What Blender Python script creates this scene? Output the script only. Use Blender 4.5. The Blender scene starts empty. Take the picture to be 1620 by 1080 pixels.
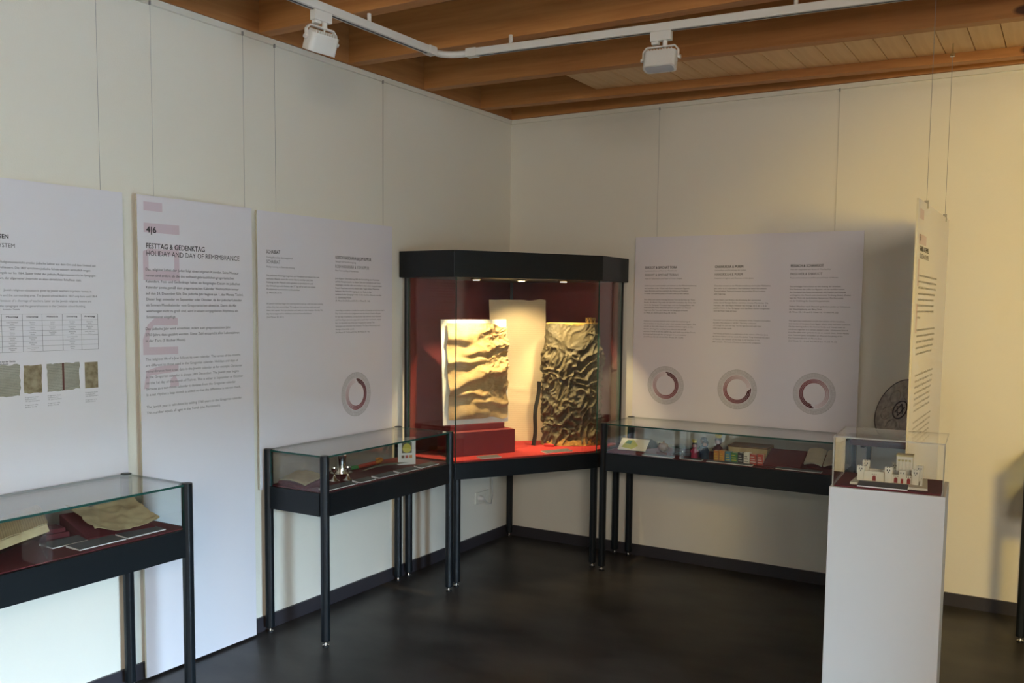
import bpy, bmesh, math, random
from mathutils import Vector, Matrix, noise
random.seed(7)
sc = bpy.context.scene
C = sc.collection
PI = math.pi

# ------------------------------------------------------------------ camera
def R3(yaw, pitch, roll):
    f = Vector((-math.sin(yaw)*math.cos(pitch), math.cos(yaw)*math.cos(pitch), math.sin(pitch)))
    r = Vector((math.cos(yaw), math.sin(yaw), 0)); u = r.cross(f)
    c, s = math.cos(roll), math.sin(roll)
    return c*r+s*u, -s*r+c*u, f
r_, u_, f_ = R3(math.radians(31.16856), math.radians(-4.59120), math.radians(0.61002))
cam = bpy.data.cameras.new('camera'); camo = bpy.data.objects.new('camera', cam); C.objects.link(camo)
m = Matrix.Identity(4)
for i in range(3):
    m[i][0], m[i][1], m[i][2] = r_[i], u_[i], -f_[i]
m[0][3], m[1][3], m[2][3] = 3.30428, -5.41790, 1.6
camo.matrix_world = m
cam.sensor_width = 36; cam.lens = 36*1459.131/1620; cam.shift_y = 58.339/1620
cam.clip_start = .05
sc.camera = camo
# ------------------------------------------------------------------ world, lights, exposure
vs = sc.view_settings
vs.view_transform = 'Standard'; vs.look = 'None'; vs.gamma = 1; vs.use_curve_mapping = False
vs.exposure = 1.0
w = bpy.data.worlds.new('sky'); sc.world = w; w.use_nodes = True
bg = w.node_tree.nodes['Background']; bg.inputs[0].default_value = (.53, .75, 1, 1); bg.inputs[1].default_value = 94.0

def lamp(name, kind, loc, energy, color, aim=None, **kw):
    l = bpy.data.lights.new(name, kind); l.energy = energy; l.color = color
    for k, v in kw.items(): setattr(l, k, v)
    o = bpy.data.objects.new(name, l); C.objects.link(o); o.location = loc
    if aim is not None:
        o.rotation_euler = (Vector(aim)-Vector(loc)).to_track_quat('-Z', 'Y').to_euler()
    return o
# daylight portal in the window of the far right wall
WY0, WY1, WZ0, WZ1 = -5.35, -3.85, 0.05, 1.85
pt = lamp('window_portal', 'AREA', (6.14, (WY0+WY1)/2, (WZ0+WZ1)/2), 1, (1, 1, 1), aim=(0, (WY0+WY1)/2, (WZ0+WZ1)/2), shape='RECTANGLE', size=WY1-WY0, size_y=WZ1-WZ0)
pt.data.cycles.is_portal = True
# warm spotlight of the neighbouring exhibit, beyond the right edge of the picture
lamp('warm_spot', 'SPOT', (4.05, -3.05, 1.90), 76, (1, .68, .12), aim=(3.45, 0, 1.30), spot_size=math.radians(72), spot_blend=.65, shadow_soft_size=.16)
# added soft fill light behind the viewer, raises the general room brightness
lamp('room_fill', 'AREA', (5.1, -7.7, 2.45), 66, (1, .89, .76), aim=(1.0, -.8, 2.0), shape='RECTANGLE', size=1.7, size_y=.9)

# ------------------------------------------------------------------ materials
def nt(name):
    mt = bpy.data.materials.new(name); mt.use_nodes = True
    t = mt.node_tree; return mt, t, t.nodes['Principled BSDF']
def mat(name, col, rough=.5, metal=0, var=0, scale=8, bump=0, bscale=200, spec=.5, stretch=None, col2=None, coat=0, detail=4):
    mt, t, b = nt(name)
    b.inputs['Base Color'].default_value = (*col, 1); b.inputs['Roughness'].default_value = rough
    b.inputs['Metallic'].default_value = metal; b.inputs['Specular IOR Level'].default_value = spec
    b.inputs['Coat Weight'].default_value = coat
    tc = t.nodes.new('ShaderNodeTexCoord'); mp = t.nodes.new('ShaderNodeMapping'); t.links.new(tc.outputs['Object'], mp.inputs[0])
    if stretch: mp.inputs['Scale'].default_value = stretch
    if var or col2:
        n = t.nodes.new('ShaderNodeTexNoise'); n.inputs['Scale'].default_value = scale; n.inputs['Detail'].default_value = detail
        t.links.new(mp.outputs[0], n.inputs['Vector'])
        r = t.nodes.new('ShaderNodeValToRGB'); c2 = col2 or tuple(c*(1-var) for c in col)
        r.color_ramp.elements[0].position = .32; r.color_ramp.elements[1].position = .68
        r.color_ramp.elements[0].color = (*c2, 1); r.color_ramp.elements[1].color = (*col, 1)
        t.links.new(n.outputs[0], r.inputs[0]); t.links.new(r.outputs[0], b.inputs['Base Color'])
    if bump:
        n2 = t.nodes.new('ShaderNodeTexNoise'); n2.inputs['Scale'].default_value = bscale; n2.inputs['Detail'].default_value = 3
        t.links.new(mp.outputs[0], n2.inputs['Vector'])
        bp = t.nodes.new('ShaderNodeBump'); bp.inputs['Strength'].default_value = bump; bp.inputs['Distance'].default_value = .002
        t.links.new(n2.outputs[0], bp.inputs['Height']); t.links.new(bp.outputs[0], b.inputs['Normal'])
    return mt
def wood(name, c1, c2, axis=0, knot=(.10, .035, .012), rough=.55):
    mt, t, b = nt(name); b.inputs['Roughness'].default_value = rough
    tc = t.nodes.new('ShaderNodeTexCoord'); mp = t.nodes.new('ShaderNodeMapping'); t.links.new(tc.outputs['Object'], mp.inputs[0])
    s = [14, 14, 14]; s[axis] = .9; mp.inputs['Scale'].default_value = s
    n = t.nodes.new('ShaderNodeTexNoise'); n.inputs['Scale'].default_value = 2.2; n.inputs['Detail'].default_value = 7; n.inputs['Distortion'].default_value = .5
    t.links.new(mp.outputs[0], n.inputs['Vector'])
    r = t.nodes.new('ShaderNodeValToRGB'); r.color_ramp.elements[0].position = .28; r.color_ramp.elements[1].position = .74
    r.color_ramp.elements[0].color = (*c2, 1); r.color_ramp.elements[1].color = (*c1, 1); t.links.new(n.outputs[0], r.inputs[0])
    mp2 = t.nodes.new('ShaderNodeMapping'); s2 = [4.2, 4.2, 4.2]; s2[axis] = 2.0; mp2.inputs['Scale'].default_value = s2
    t.links.new(tc.outputs['Object'], mp2.inputs[0])
    v = t.nodes.new('ShaderNodeTexVoronoi'); v.inputs['Scale'].default_value = 1.15; t.links.new(mp2.outputs[0], v.inputs['Vector'])
    kr = t.nodes.new('ShaderNodeValToRGB'); kr.color_ramp.elements[0].position = .085; kr.color_ramp.elements[1].position = .125
    kr.color_ramp.elements[0].color = (1, 1, 1, 1); kr.color_ramp.elements[1].color = (0, 0, 0, 1); t.links.new(v.outputs['Distance'], kr.inputs[0])
    mx = t.nodes.new('ShaderNodeMix'); mx.data_type = 'RGBA'; mx.inputs[7].default_value = (*knot, 1)
    t.links.new(kr.outputs[0], mx.inputs[0]); t.links.new(r.outputs[0], mx.inputs[6]); t.links.new(mx.outputs[2], b.inputs['Base Color'])
    return mt
def glass(name, tint=(.965, .985, .975), ior=1.5):
    mt = bpy.data.materials.new(name); mt.use_nodes = True; t = mt.node_tree
    for n in list(t.nodes): t.nodes.remove(n)
    o = t.nodes.new('ShaderNodeOutputMaterial'); mx = t.nodes.new('ShaderNodeMixShader')
    tr = t.nodes.new('ShaderNodeBsdfTransparent'); tr.inputs[0].default_value = (*tint, 1)
    gl = t.nodes.new('ShaderNodeBsdfGlossy'); gl.inputs['Roughness'].default_value = 0.0; gl.inputs[0].default_value = (1, 1, 1, 1)
    lw = t.nodes.new('ShaderNodeLayerWeight'); lw.inputs['Blend'].default_value = .5      # Schlick reflectance, the same from both sides of the sheet
    f0 = ((ior-1)/(ior+1))**2
    pw = t.nodes.new('ShaderNodeMath'); pw.operation = 'POWER'; pw.inputs[1].default_value = 5; t.links.new(lw.outputs['Facing'], pw.inputs[0])
    fr = t.nodes.new('ShaderNodeMath'); fr.operation = 'MULTIPLY_ADD'; fr.inputs[1].default_value = 1-f0; fr.inputs[2].default_value = f0; t.links.new(pw.outputs[0], fr.inputs[0])
    t.links.new(fr.outputs[0], mx.inputs[0]); t.links.new(tr.outputs[0], mx.inputs[1]); t.links.new(gl.outputs[0], mx.inputs[2]); t.links.new(mx.outputs[0], o.inputs[0])
    return mt
def lined(name, base, ink, scale, axis='Z', cover=.45, rough=.8, blot=None):
    """paper with fine printed or written lines"""
    mt, t, b = nt(name); b.inputs['Roughness'].default_value = rough
    tc = t.nodes.new('ShaderNodeTexCoord')
    wv = t.nodes.new('ShaderNodeTexWave'); wv.bands_direction = axis; wv.inputs['Scale'].default_value = scale; wv.inputs['Distortion'].default_value = .6; wv.inputs['Detail'].default_value = 2
    t.links.new(tc.outputs['Object'], wv.inputs['Vector'])
    nz = t.nodes.new('ShaderNodeTexNoise'); nz.inputs['Scale'].default_value = 160; t.links.new(tc.outputs['Object'], nz.inputs['Vector'])
    mu = t.nodes.new('ShaderNodeMath'); mu.operation = 'MULTIPLY'; t.links.new(wv.outputs['Fac'], mu.inputs[0]); t.links.new(nz.outputs[0], mu.inputs[1])
    rp = t.nodes.new('ShaderNodeValToRGB'); rp.color_ramp.elements[0].position = .28; rp.color_ramp.elements[1].position = .42
    rp.color_ramp.elements[0].color = (0, 0, 0, 1); rp.color_ramp.elements[1].color = (cover, cover, cover, 1); t.links.new(mu.outputs[0], rp.inputs[0])
    nb = t.nodes.new('ShaderNodeTexNoise'); nb.inputs['Scale'].default_value = 9; nb.inputs['Detail'].default_value = 5; t.links.new(tc.outputs['Object'], nb.inputs['Vector'])
    rb = t.nodes.new('ShaderNodeValToRGB'); rb.color_ramp.elements[0].position = .3; rb.color_ramp.elements[1].position = .7
    rb.color_ramp.elements[0].color = (*(blot or tuple(c*.75 for c in base)), 1); rb.color_ramp.elements[1].color = (*base, 1); t.links.new(nb.outputs[0], rb.inputs[0])
    mx = t.nodes.new('ShaderNodeMix'); mx.data_type = 'RGBA'; mx.inputs[7].default_value = (*ink, 1)
    t.links.new(rp.outputs[0], mx.inputs[0]); t.links.new(rb.outputs[0], mx.inputs[6]); t.links.new(mx.outputs[2], b.inputs['Base Color'])
    return mt
def ringmat(name, start):
    """printed ring: maroon fading round the circle; object space, circle in the x-z plane"""
    mt, t, b = nt(name); b.inputs['Roughness'].default_value = .6
    tc = t.nodes.new('ShaderNodeTexCoord'); mp = t.nodes.new('ShaderNodeMapping')
    mp.inputs['Rotation'].default_value = (-PI/2, 0, 0)
    mp2 = t.nodes.new('ShaderNodeMapping'); mp2.inputs['Rotation'].default_value = (0, 0, start)
    g = t.nodes.new('ShaderNodeTexGradient'); g.gradient_type = 'RADIAL'
    t.links.new(tc.outputs['Object'], mp.inputs[0]); t.links.new(mp.outputs[0], mp2.inputs[0]); t.links.new(mp2.outputs[0], g.inputs[0])
    r = t.nodes.new('ShaderNodeValToRGB')
    e = r.color_ramp.elements; e[0].position = 0; e[0].color = (.74, .68, .72, 1); e[1].position = 1; e[1].color = (.075, .006, .012, 1)
    k = e.new(.55); k.color = (.30, .10, .115, 1)
    t.links.new(g.outputs[0], r.inputs[0]); t.links.new(r.outputs[0], b.inputs['Base Color'])
    return mt
M = dict(
    wall=mat('wall_paint', (.80, .775, .675), .85, bump=.25, bscale=160),
    trim=mat('trim_paint', (.82, .80, .70), .7),
    panel=mat('panel_white', (.76, .75, .79), .55, bump=.08, bscale=350),
    edge=mat('panel_edge', (.62, .58, .45), .7),
    ink=mat('print_ink', (.035, .033, .04), .7), ink2=mat('print_ink_grey', (.16, .155, .17), .7),
    pink=mat('print_pink', (.66, .55, .61), .6), ringgrey=mat('print_ring_grey', (.64, .64, .66), .6, var=.12, scale=60), ink3=mat('print_pale_grey', (.42, .42, .43), .7),
    floor=mat('floor_lino', (.058, .052, .047), .36, spec=.26, var=.6, scale=2.8, bump=.05, bscale=60, stretch=(1, 1.6, 1), detail=6),
    base=mat('baseboard_dark', (.035, .032, .038), .45),
    frame=mat('anthracite_metal', (.0065, .0095, .012), .38, spec=.38), black=mat('black_rubber', (.01, .01, .01), .6),
    chrome=mat('chrome', (.75, .75, .74), .22, 1), silver=mat('silver', (.80, .78, .74), .12, 1, var=.12, scale=30),
    maroon=mat('maroon_cloth', (.13, .012, .018), .85, var=.2, scale=40, bump=.3, bscale=500),
    red=mat('red_cloth', (.38, .016, .016), .85, var=.12, scale=30, bump=.3, bscale=500),
    plinth=mat('plinth_red', (.17, .011, .014), .8, var=.12, scale=30),
    backred=mat('maroon_backing', (.15, .013, .018), .8, var=.15, scale=20),
    glass=glass('clear_glass'), gedge=mat('glass_edge', (.012, .07, .055), .15), acry=glass('clear_acrylic', (.975, .975, .97), 1.30), aedge=mat('acrylic_edge', (.42, .40, .34), .3),
    beam=wood('pine_beam', (.58, .26, .075), (.42, .165, .042), 0), beam_y=wood('pine_beam_along_wall', (.50, .225, .070), (.36, .140, .038), 1), plank=wood('pine_plank', (.80, .53, .27), (.70, .42, .19), 1, knot=(.2, .07, .025)), ceil=wood('pine_deck', (.40, .18, .06), (.30, .12, .036), 1),
    white=mat('white_lacquer', (.72, .70, .64), .4), slot=mat('track_slot', (.05, .05, .06), .5), wire=mat('steel_wire', (.30, .29, .27), .5),
    ped=mat('pedestal_white', (.62, .63, .62), .5), caption=mat('caption_grey', (.10, .105, .11), .55, var=.15, scale=90), capedge=mat('caption_edge', (.72, .69, .68), .5),
    socket=mat('socket_plastic', (.72, .71, .62), .4), cable=mat('cable_white', (.55, .54, .48), .5),
    parch=lined('parchment_lines', (.60, .44, .22), (.20, .11, .045), 64, blot=(.40, .26, .11), cover=.6), parch2=lined('parchment_pale', (.62, .52, .36), (.45, .32, .18), 24, cover=.25, blot=(.64, .52, .34)),
    board=mat('mount_board', (.80, .78, .70), .8), mantle=mat('mantle_cloth', (.125, .098, .048), .7, col2=(.050, .043, .027), scale=7, bump=.5, bscale=300), fringe=mat('mantle_fringe', (.50, .30, .07), .8, var=.4, scale=60),
    vellum=mat('old_vellum', (.50, .40, .22), .8, col2=(.36, .27, .14), scale=14, bump=.4, bscale=120), script=lined('old_script', (.46, .37, .21), (.16, .10, .05), 45, axis='Y', blot=(.36, .28, .14)),
    page=lined('book_page', (.62, .57, .46), (.28, .24, .18), 60, axis='Y', cover=.5), bindb=mat('brown_binding', (.16, .085, .035), .6, var=.4, scale=30),
    cream=mat('model_cream', (.70, .66, .50), .6), dark=mat('model_dark', (.04, .04, .035), .6), door=mat('model_red', (.30, .03, .02), .6), gold=mat('model_gold', (.50, .42, .15), .5),
    green=mat('paint_green', (.05, .20, .05), .5), orange=mat('paint_orange', (.55, .22, .03), .5), redp=mat('paint_red', (.42, .05, .03), .5), leaf=mat('dry_leaf', (.19, .175, .11), .8, var=.4, scale=60),
    yellow=mat('paint_yellow', (.60, .50, .06), .5), blue=mat('paint_blue', (.08, .22, .32), .5), skin=mat('puppet_skin', (.36, .20, .17), .7), pinkc=mat('cloth_pink', (.36, .03, .08), .8), navy=mat('cloth_navy', (.03, .05, .09), .8), plum=mat('cloth_plum', (.09, .035, .05), .8), hair=mat('hair_black', (.015, .012, .014), .7),
    pewter=mat('pewter', (.50, .47, .42), .42, .15, var=.45, scale=35, bump=.5, bscale=90), rimdark=mat('pewter_dark', (.05, .045, .055), .5), paper=mat('paper_white', (.72, .70, .64), .7), lime=mat('print_lime', (.48, .52, .12), .7), pane=glass('window_glass', (1, 1, 1)), asphalt=mat('ground', (.09, .09, .085), .9),
    brownc=mat('dreidel_wood', (.36, .19, .06), .45, var=.4, scale=40),
)
M['lampface'] = mat('lamp_lens', (.5, .5, .5), .1)
mt, t, b = nt('halogen'); b.inputs['Emission Color'].default_value = (1, .78, .45, 1); b.inputs['Emission Strength'].default_value = 6; M['halogen'] = mt

# ------------------------------------------------------------------ mesh builder
class MB:
    def __init__(s): s.v = []; s.f = []; s.m = []
    def add(s, vs, fs, mi=0):
        o = len(s.v); s.v += [tuple(p) for p in vs]
        for f in fs: s.f.append([o+i for i in f]); s.m.append(mi)
        return s
    def box(s, a, b, mi=0, mis=None):
        x0, y0, z0 = a; x1, y1, z1 = b
        vs = [(x0, y0, z0), (x1, y0, z0), (x1, y1, z0), (x0, y1, z0), (x0, y0, z1), (x1, y0, z1), (x1, y1, z1), (x0, y1, z1)]
        fs = [(3, 2, 1, 0), (4, 5, 6, 7), (0, 1, 5, 4), (2, 3, 7, 6), (1, 2, 6, 5), (3, 0, 4, 7)]   # bottom top -y +y +x -x
        if mis:
            o = len(s.v); s.v += vs
            for f, k in zip(fs, mis): s.f.append([o+i for i in f]); s.m.append(k)
            return s
        return s.add(vs, fs, mi)
    def prism(s, poly, z0, z1, mi=0, top=None):
        n = len(poly); o = len(s.v); s.v += [(p[0], p[1], z0) for p in poly]+[(p[0], p[1], z1) for p in poly]
        s.f.append([o+i for i in range(n)][::-1]); s.m.append(mi); s.f.append([o+n+i for i in range(n)]); s.m.append(mi if top is None else top)
        for i in range(n):
            j = (i+1) % n; s.f.append([o+i, o+j, o+n+j, o+n+i]); s.m.append(mi)
        return s
    def lathe(s, prof, n=20, c=(0, 0, 0), mi=0, axis='z', sx=1, sy=1, cap=True):
        vs = []
        for r, z in prof:
            for k in range(n):
                a = 2*PI*k/n; p = (r*math.cos(a)*sx, r*math.sin(a)*sy, z)
                if axis == 'x': p = (p[2], p[0], p[1])
                if axis == 'y': p = (p[0], -p[2], p[1])
                vs.append((p[0]+c[0], p[1]+c[1], p[2]+c[2]))
        fs = []
        for i in range(len(prof)-1):
            for k in range(n):
                k2 = (k+1) % n; fs.append((i*n+k, i*n+k2, (i+1)*n+k2, (i+1)*n+k))
        if cap: fs.append(tuple(range(n))[::-1]); fs.append(tuple((len(prof)-1)*n+k for k in range(n)))
        return s.add(vs, fs, mi)
    def cyl(s, c, r, z0, z1, n=12, mi=0, rot=0):
        poly = [(c[0]+r*math.cos(2*PI*k/n+rot), c[1]+r*math.sin(2*PI*k/n+rot)) for k in range(n)]
        return s.prism(poly, z0, z1, mi)
    def tube(s, pts, r, n=6, mi=0):
        pts = [Vector(p) for p in pts]; vs = []; rr = r if isinstance(r, (list, tuple)) else [r]*len(pts)
        for i, p in enumerate(pts):
            d = (pts[min(i+1, len(pts)-1)]-pts[max(i-1, 0)]).normalized()
            a = d.orthogonal().normalized() if i == 0 else (a-d*a.dot(d)).normalized()
            bb = d.cross(a)
            for k in range(n):
                q = p+(a*math.cos(2*PI*k/n)+bb*math.sin(2*PI*k/n))*rr[i]; vs.append(tuple(q))
        fs = [(i*n+k, i*n+(k+1) % n, (i+1)*n+(k+1) % n, (i+1)*n+k) for i in range(len(pts)-1) for k in range(n)]
        fs += [tuple(range(n))[::-1], tuple((len(pts)-1)*n+k for k in range(n))]
        return s.add(vs, fs, mi)
    def grid(s, fn, nu, nv, thick=0, mi=0):
        """sheet: fn(u,v)->point; with thickness a closed slab along the normal"""
        P = [[Vector(fn(i/nu, j/nv)) for j in range(nv+1)] for i in range(nu+1)]
        vs = [tuple(P[i][j]) for i in range(nu+1) for j in range(nv+1)]
        q = lambda i, j: i*(nv+1)+j
        fs = [(q(i, j), q(i+1, j), q(i+1, j+1), q(i, j+1)) for i in range(nu) for j in range(nv)]
        if thick:
            n0 = len(vs)
            for i in range(nu+1):
                for j in range(nv+1):
                    a = P[min(i+1, nu)][j]-P[max(i-1, 0)][j]; b2 = P[i][min(j+1, nv)]-P[i][max(j-1, 0)]
                    vs.append(tuple(P[i][j]-a.cross(b2).normalized()*thick))
            fs += [tuple(n0+k for k in f[::-1]) for f in fs[:]]
            ring = [q(i, 0) for i in range(nu+1)]+[q(nu, j) for j in range(1, nv+1)]+[q(i, nv) for i in range(nu-1, -1, -1)]+[q(0, j) for j in range(nv-1, 0, -1)]
            for k in range(len(ring)):
                a, b2 = ring[k], ring[(k+1) % len(ring)]; fs.append((b2, a, a+n0, b2+n0))
        return s.add(vs, fs, mi)
    def build(s, name, mats, parent=None, loc=(0, 0, 0), rot=(0, 0, 0), smooth=False, bevel=0):
        me = bpy.data.meshes.new(name); me.from_pydata(s.v, [], s.f)
        if not isinstance(mats, (list, tuple)): mats = [mats]
        for k in mats: me.materials.append(M[k] if isinstance(k, str) else k)
        me.polygons.foreach_set('material_index', s.m)
        if smooth: me.polygons.foreach_set('use_smooth', [True]*len(s.f))
        me.update()
        o = bpy.data.objects.new(name, me); C.objects.link(o); o.location = loc; o.rotation_euler = rot
        if parent: o.parent = parent
        if smooth:
            try: me.set_sharp_from_angle(angle=math.radians(50))
            except Exception: pass
        if bevel:
            bm = o.modifiers.new('bevel', 'BEVEL'); bm.width = bevel; bm.segments = 2; bm.limit_method = 'ANGLE'
        return o
def tag(o, label, cat, group=None):
    o['label'] = label; o['category'] = cat
    if group: o['group'] = group
    return o
def thing(name, label, cat, loc=(0, 0, 0), rotz=0, group=None):
    o = bpy.data.objects.new(name, None); C.objects.link(o); o.location = loc; o.rotation_euler = (0, 0, rotz); o.empty_display_size = .1
    return tag(o, label, cat, group)
def struct(o): o['kind'] = 'structure'; return o
def empty_piece(name, parent, loc=(0, 0, 0)):
    o = bpy.data.objects.new(name, None); C.objects.link(o); o.location = loc; o.parent = parent; return o

# ------------------------------------------------------------------ room shell
RX, RY, RZ = 6.2, -8.6, 3.06
struct(MB().box((-.2, RY-.2, -.12), (RX+.2, .2, 0)).build('floor', 'floor'))
struct(MB().box((-.2, RY-.2, 0), (0, .2, RZ)).build('wall_left', 'wall'))
struct(MB().box((0, 0, 0), (RX+.2, .2, RZ)).build('wall_back', 'wall'))
struct(MB().box((0, RY-.2, 0), (RX+.2, RY, RZ)).build('wall_front', 'wall'))
wr = MB()
wr.box((RX-.06, RY, 0), (RX+.14, WY0, RZ)).box((RX-.06, WY1, 0), (RX+.14, 0, RZ)).box((RX-.06, WY0, WZ1), (RX+.14, WY1, RZ)).box((RX-.06, WY0, 0), (RX+.14, WY1, WZ0))
struct(wr.build('wall_right', 'wall'))
wn = MB()
for y in (WY0, (WY0+WY1)/2-.025, WY1-.05): wn.box((RX+.0, y, WZ0), (RX+.06, y+.05, WZ1))
for z in (WZ0, WZ1-.05): wn.box((RX+.0, WY0, z), (RX+.06, WY1, z+.05))
win = struct(wn.build('window_1', 'frame'))
for y in (WY0+.05, (WY0+WY1)/2+.025): MB().box((RX+.025, y, WZ0+.05), (RX+.031, y+(WY1-WY0)/2-.075, WZ1-.05)).build('pane', 'pane', win)
struct(MB().box((RX+.2, -40, -.14), (60, 30, -.06)).build('ground', 'asphalt'))
struct(MB().box((19.5, -40, -.06), (20.5, 30, 3.2)).build('sky_block', 'leaf'))  # added unseen bar outside, hides the low sky from the upper walls
struct(MB().box((4.62, -3.72, 0), (4.74, -1.9, RZ)).build('light_block_wall', 'wall'))  # added unseen slab, keeps window light off the pedestal and back wall
# skirting and picture rail
struct(MB().box((0, RY, 0), (.012, 0, .070)).build('baseboard_left', 'base'))
struct(MB().box((.012, -.012, 0), (RX-.06, 0, .070)).build('baseboard_back', 'base'))
struct(MB().box((0, RY, 2.808), (.016, 0, 2.834)).build('trim_1', 'trim'))
struct(MB().box((.016, -.016, 2.808), (RX-.06, 0, 2.834)).build('trim_2', 'trim'))
# ceiling: deck boards, joists, a boarded soffit between the last two joists
ceil = struct(MB().box((-.2, RY-.2, RZ), (RX+.2, .2, RZ+.04)).build('ceiling', 'ceil'))
far_edge = [(-.335, .080), (-.937, .049), (-1.588, .012), (-2.208, -.008)]+[(-2.208-.62*k, 0) for k in range(1, 10)]
for y0, sl in far_edge:
    MB().box((0, -.076, 0), (RX-.06, 0, .219)).build('beam', 'beam', ceil, loc=(0.0, y0, 2.84), rot=(0, 0, math.atan(sl)), bevel=.004)
MB().box((0, -.030, 0), (RX-.06, 0, .22)).build('beam', 'beam', ceil, loc=(0, 0, 2.836))
MB().box((0, RY, 0), (.022, 0, .222)).build('beam', 'beam_y', ceil, loc=(0, 0, 2.836))
x = .80
while x < 4.6:
    ya, yb = -.937+.049*x-.03, -.335+.080*x-.06
    MB().box((.0015, ya-yb, 0), (.1335, 0, .018)).build('plank', 'plank', ceil, loc=(x, yb, 2.885+random.uniform(0, .001)), bevel=.003)
    x += .135
MB().box((0, -.53, 0), (.025, 0, .150)).build('plank', 'beam', ceil, loc=(.775, -.345, 2.903))

# ------------------------------------------------------------------ ceiling track and spotlights
def orient_box(mb, p, q, wid, z0, z1, mi=0):
    p, q = Vector(p), Vector(q); d = (q-p).normalized(); n = Vector((-d.y, d.x, 0))*wid/2
    return mb.prism([(p-n).to_tuple()[:2], (q-n).to_tuple()[:2], (q+n).to_tuple()[:2], (p+n).to_tuple()[:2]], z0, z1, mi)
TZ = 2.765
tr = thing('track_rail', 'white L-shaped lighting track fixed under the wooden ceiling beams', 'track', (.68, -1.71, TZ))
def rel(p): return (p[0]-.68, p[1]+1.71)
tA, tB = (.665, -1.80), (.63, -4.9)
tC, tD = (.79, -1.702), (3.7, -1.51)
for nm, a, b2 in (('rail', tA, tB), ('rail', tC, tD)):
    a2, b3 = rel(a), rel(b2)
    rl = orient_box(MB(), (*a2, 0), (*b3, 0), .036, 0, .034).build(nm, 'white', tr, bevel=.003)
    orient_box(MB(), (*a2, 0), (*b3, 0), .010, -.0015, .004).build('slot', 'slot', rl)
cp = MB()
pts = []
for k in range(9):
    tt = k/8; p = Vector(rel(tA)).lerp(Vector((-.012, -.0)), tt).lerp(Vector((-.012, 0)).lerp(Vector(rel(tC)), tt), tt); pts.append((p.x, p.y, .017))
cp.tube(pts, .0165, 8).build('corner_connector', 'white', tr, smooth=True)
for a in (tA, tC):
    e = rel(a); d = Vector((0, -.055)) if a is tA else Vector((.055, .004))
    orient_box(MB(), (e[0], e[1], 0), (e[0]+d.x, e[1]+d.y, 0), .040, -.002, .036).build('end_cap', 'white', tr)
for px, py in ((.65, -2.25), (.64, -3.4), (1.02, -1.685), (2.3, -1.60), (3.3, -1.535)):
    e = rel((px, py)); MB().cyl(e, .009, .034, .075).build('spacer', 'white', tr)

def spotlight(loc, rz, tilt, label):
    t0 = thing('track_spotlight', label, 'spotlight', loc, rz, 'spotlights on the ceiling track')
    MB().box((-.052, -.018, -.045), (.052, .018, 0)).box((-.046, -.014, -.060), (-.010, .014, -.045)).build('adapter', 'white', t0, bevel=.003)
    MB().cyl((.02, 0), .012, -.075, -.045).build('swivel', 'white', t0)
    W, D = .088, .075
    y = MB(); pts = [(-W, 0, -D-.055), (-W, 0, -.092), (-W+.018, 0, -.072), (W-.018, 0, -.072), (W, 0, -.092), (W, 0, -D-.055)]
    vs = []
    for i, p in enumerate(pts): vs += [(p[0], -.008, p[2]), (p[0], .008, p[2])]
    th = .0035
    for i in range(len(pts)-1):
        a, b2 = Vector(pts[i]), Vector(pts[i+1]); n = Vector((-(b2-a).z, 0, (b2-a).x)).normalized()*th
        q = [a-n, b2-n, b2+n, a+n]
        y.add([(v.x, -.008, v.z) for v in q]+[(v.x, .008, v.z) for v in q], [(0, 1, 2, 3), (7, 6, 5, 4), (0, 4, 5, 1), (1, 5, 6, 2), (2, 6, 7, 3), (3, 7, 4, 0)])
    y.build('yoke', 'white', t0)
    # head: rounded box, tilted about the yoke axis
    h = MB(); rr = .022; hw, hd = .080, .036; poly = []
    for cx, cy, a0 in ((hw-rr, hd-rr, 0), (-hw+rr, hd-rr, PI/2), (-hw+rr, -hd+rr, PI), (hw-rr, -hd+rr, 1.5*PI)):
        for k in range(5): a = a0+k*PI/8; poly.append((cx+rr*math.cos(a), cy+rr*math.sin(a)))
    h.prism(poly, -.052, .030)
    hd_o = h.build('head', 'white', t0, loc=(0, 0, -.130), rot=(tilt, 0, 0), smooth=True)
    f = MB()
    for k in range(9): f.box((-.062+k*.0145, -.026, .030), (-.058+k*.0145, .026, .042))
    f.build('cooling_fin', 'white', hd_o)
    MB().prism([(p[0]*.86, p[1]*.8) for p in poly], -.0535, -.0515).build('lens', 'lampface', hd_o)
    MB().lathe([(.003, 0), (.009, 0), (.010, .010), (.003, .010)], 12, (W+.002, 0, -.128), axis='x').build('knob', 'white', t0, smooth=True)
    MB().lathe([(.003, 0), (.009, 0), (.010, .010), (.003, .010)], 12, (-W-.012, 0, -.128), axis='x').build('knob', 'white', t0, smooth=True)
    MB().tube([(.02, 0, -.075), (.022, .005, -.095), (.005, .012, -.105), (-.03, .012, -.092), (-.035, .0, -.10)], .0045, 6).build('cable', 'white', t0, smooth=True)
    t0.scale = (.88, .88, .88)
    return t0
spotlight((.656, -2.555, TZ), math.radians(84), .38, 'white track spotlight on the arm of the track nearest the left wall')
spotlight((1.745, -1.640, TZ), math.radians(4), -.30, 'white track spotlight with cooling fins on the arm parallel to the back wall')

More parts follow.
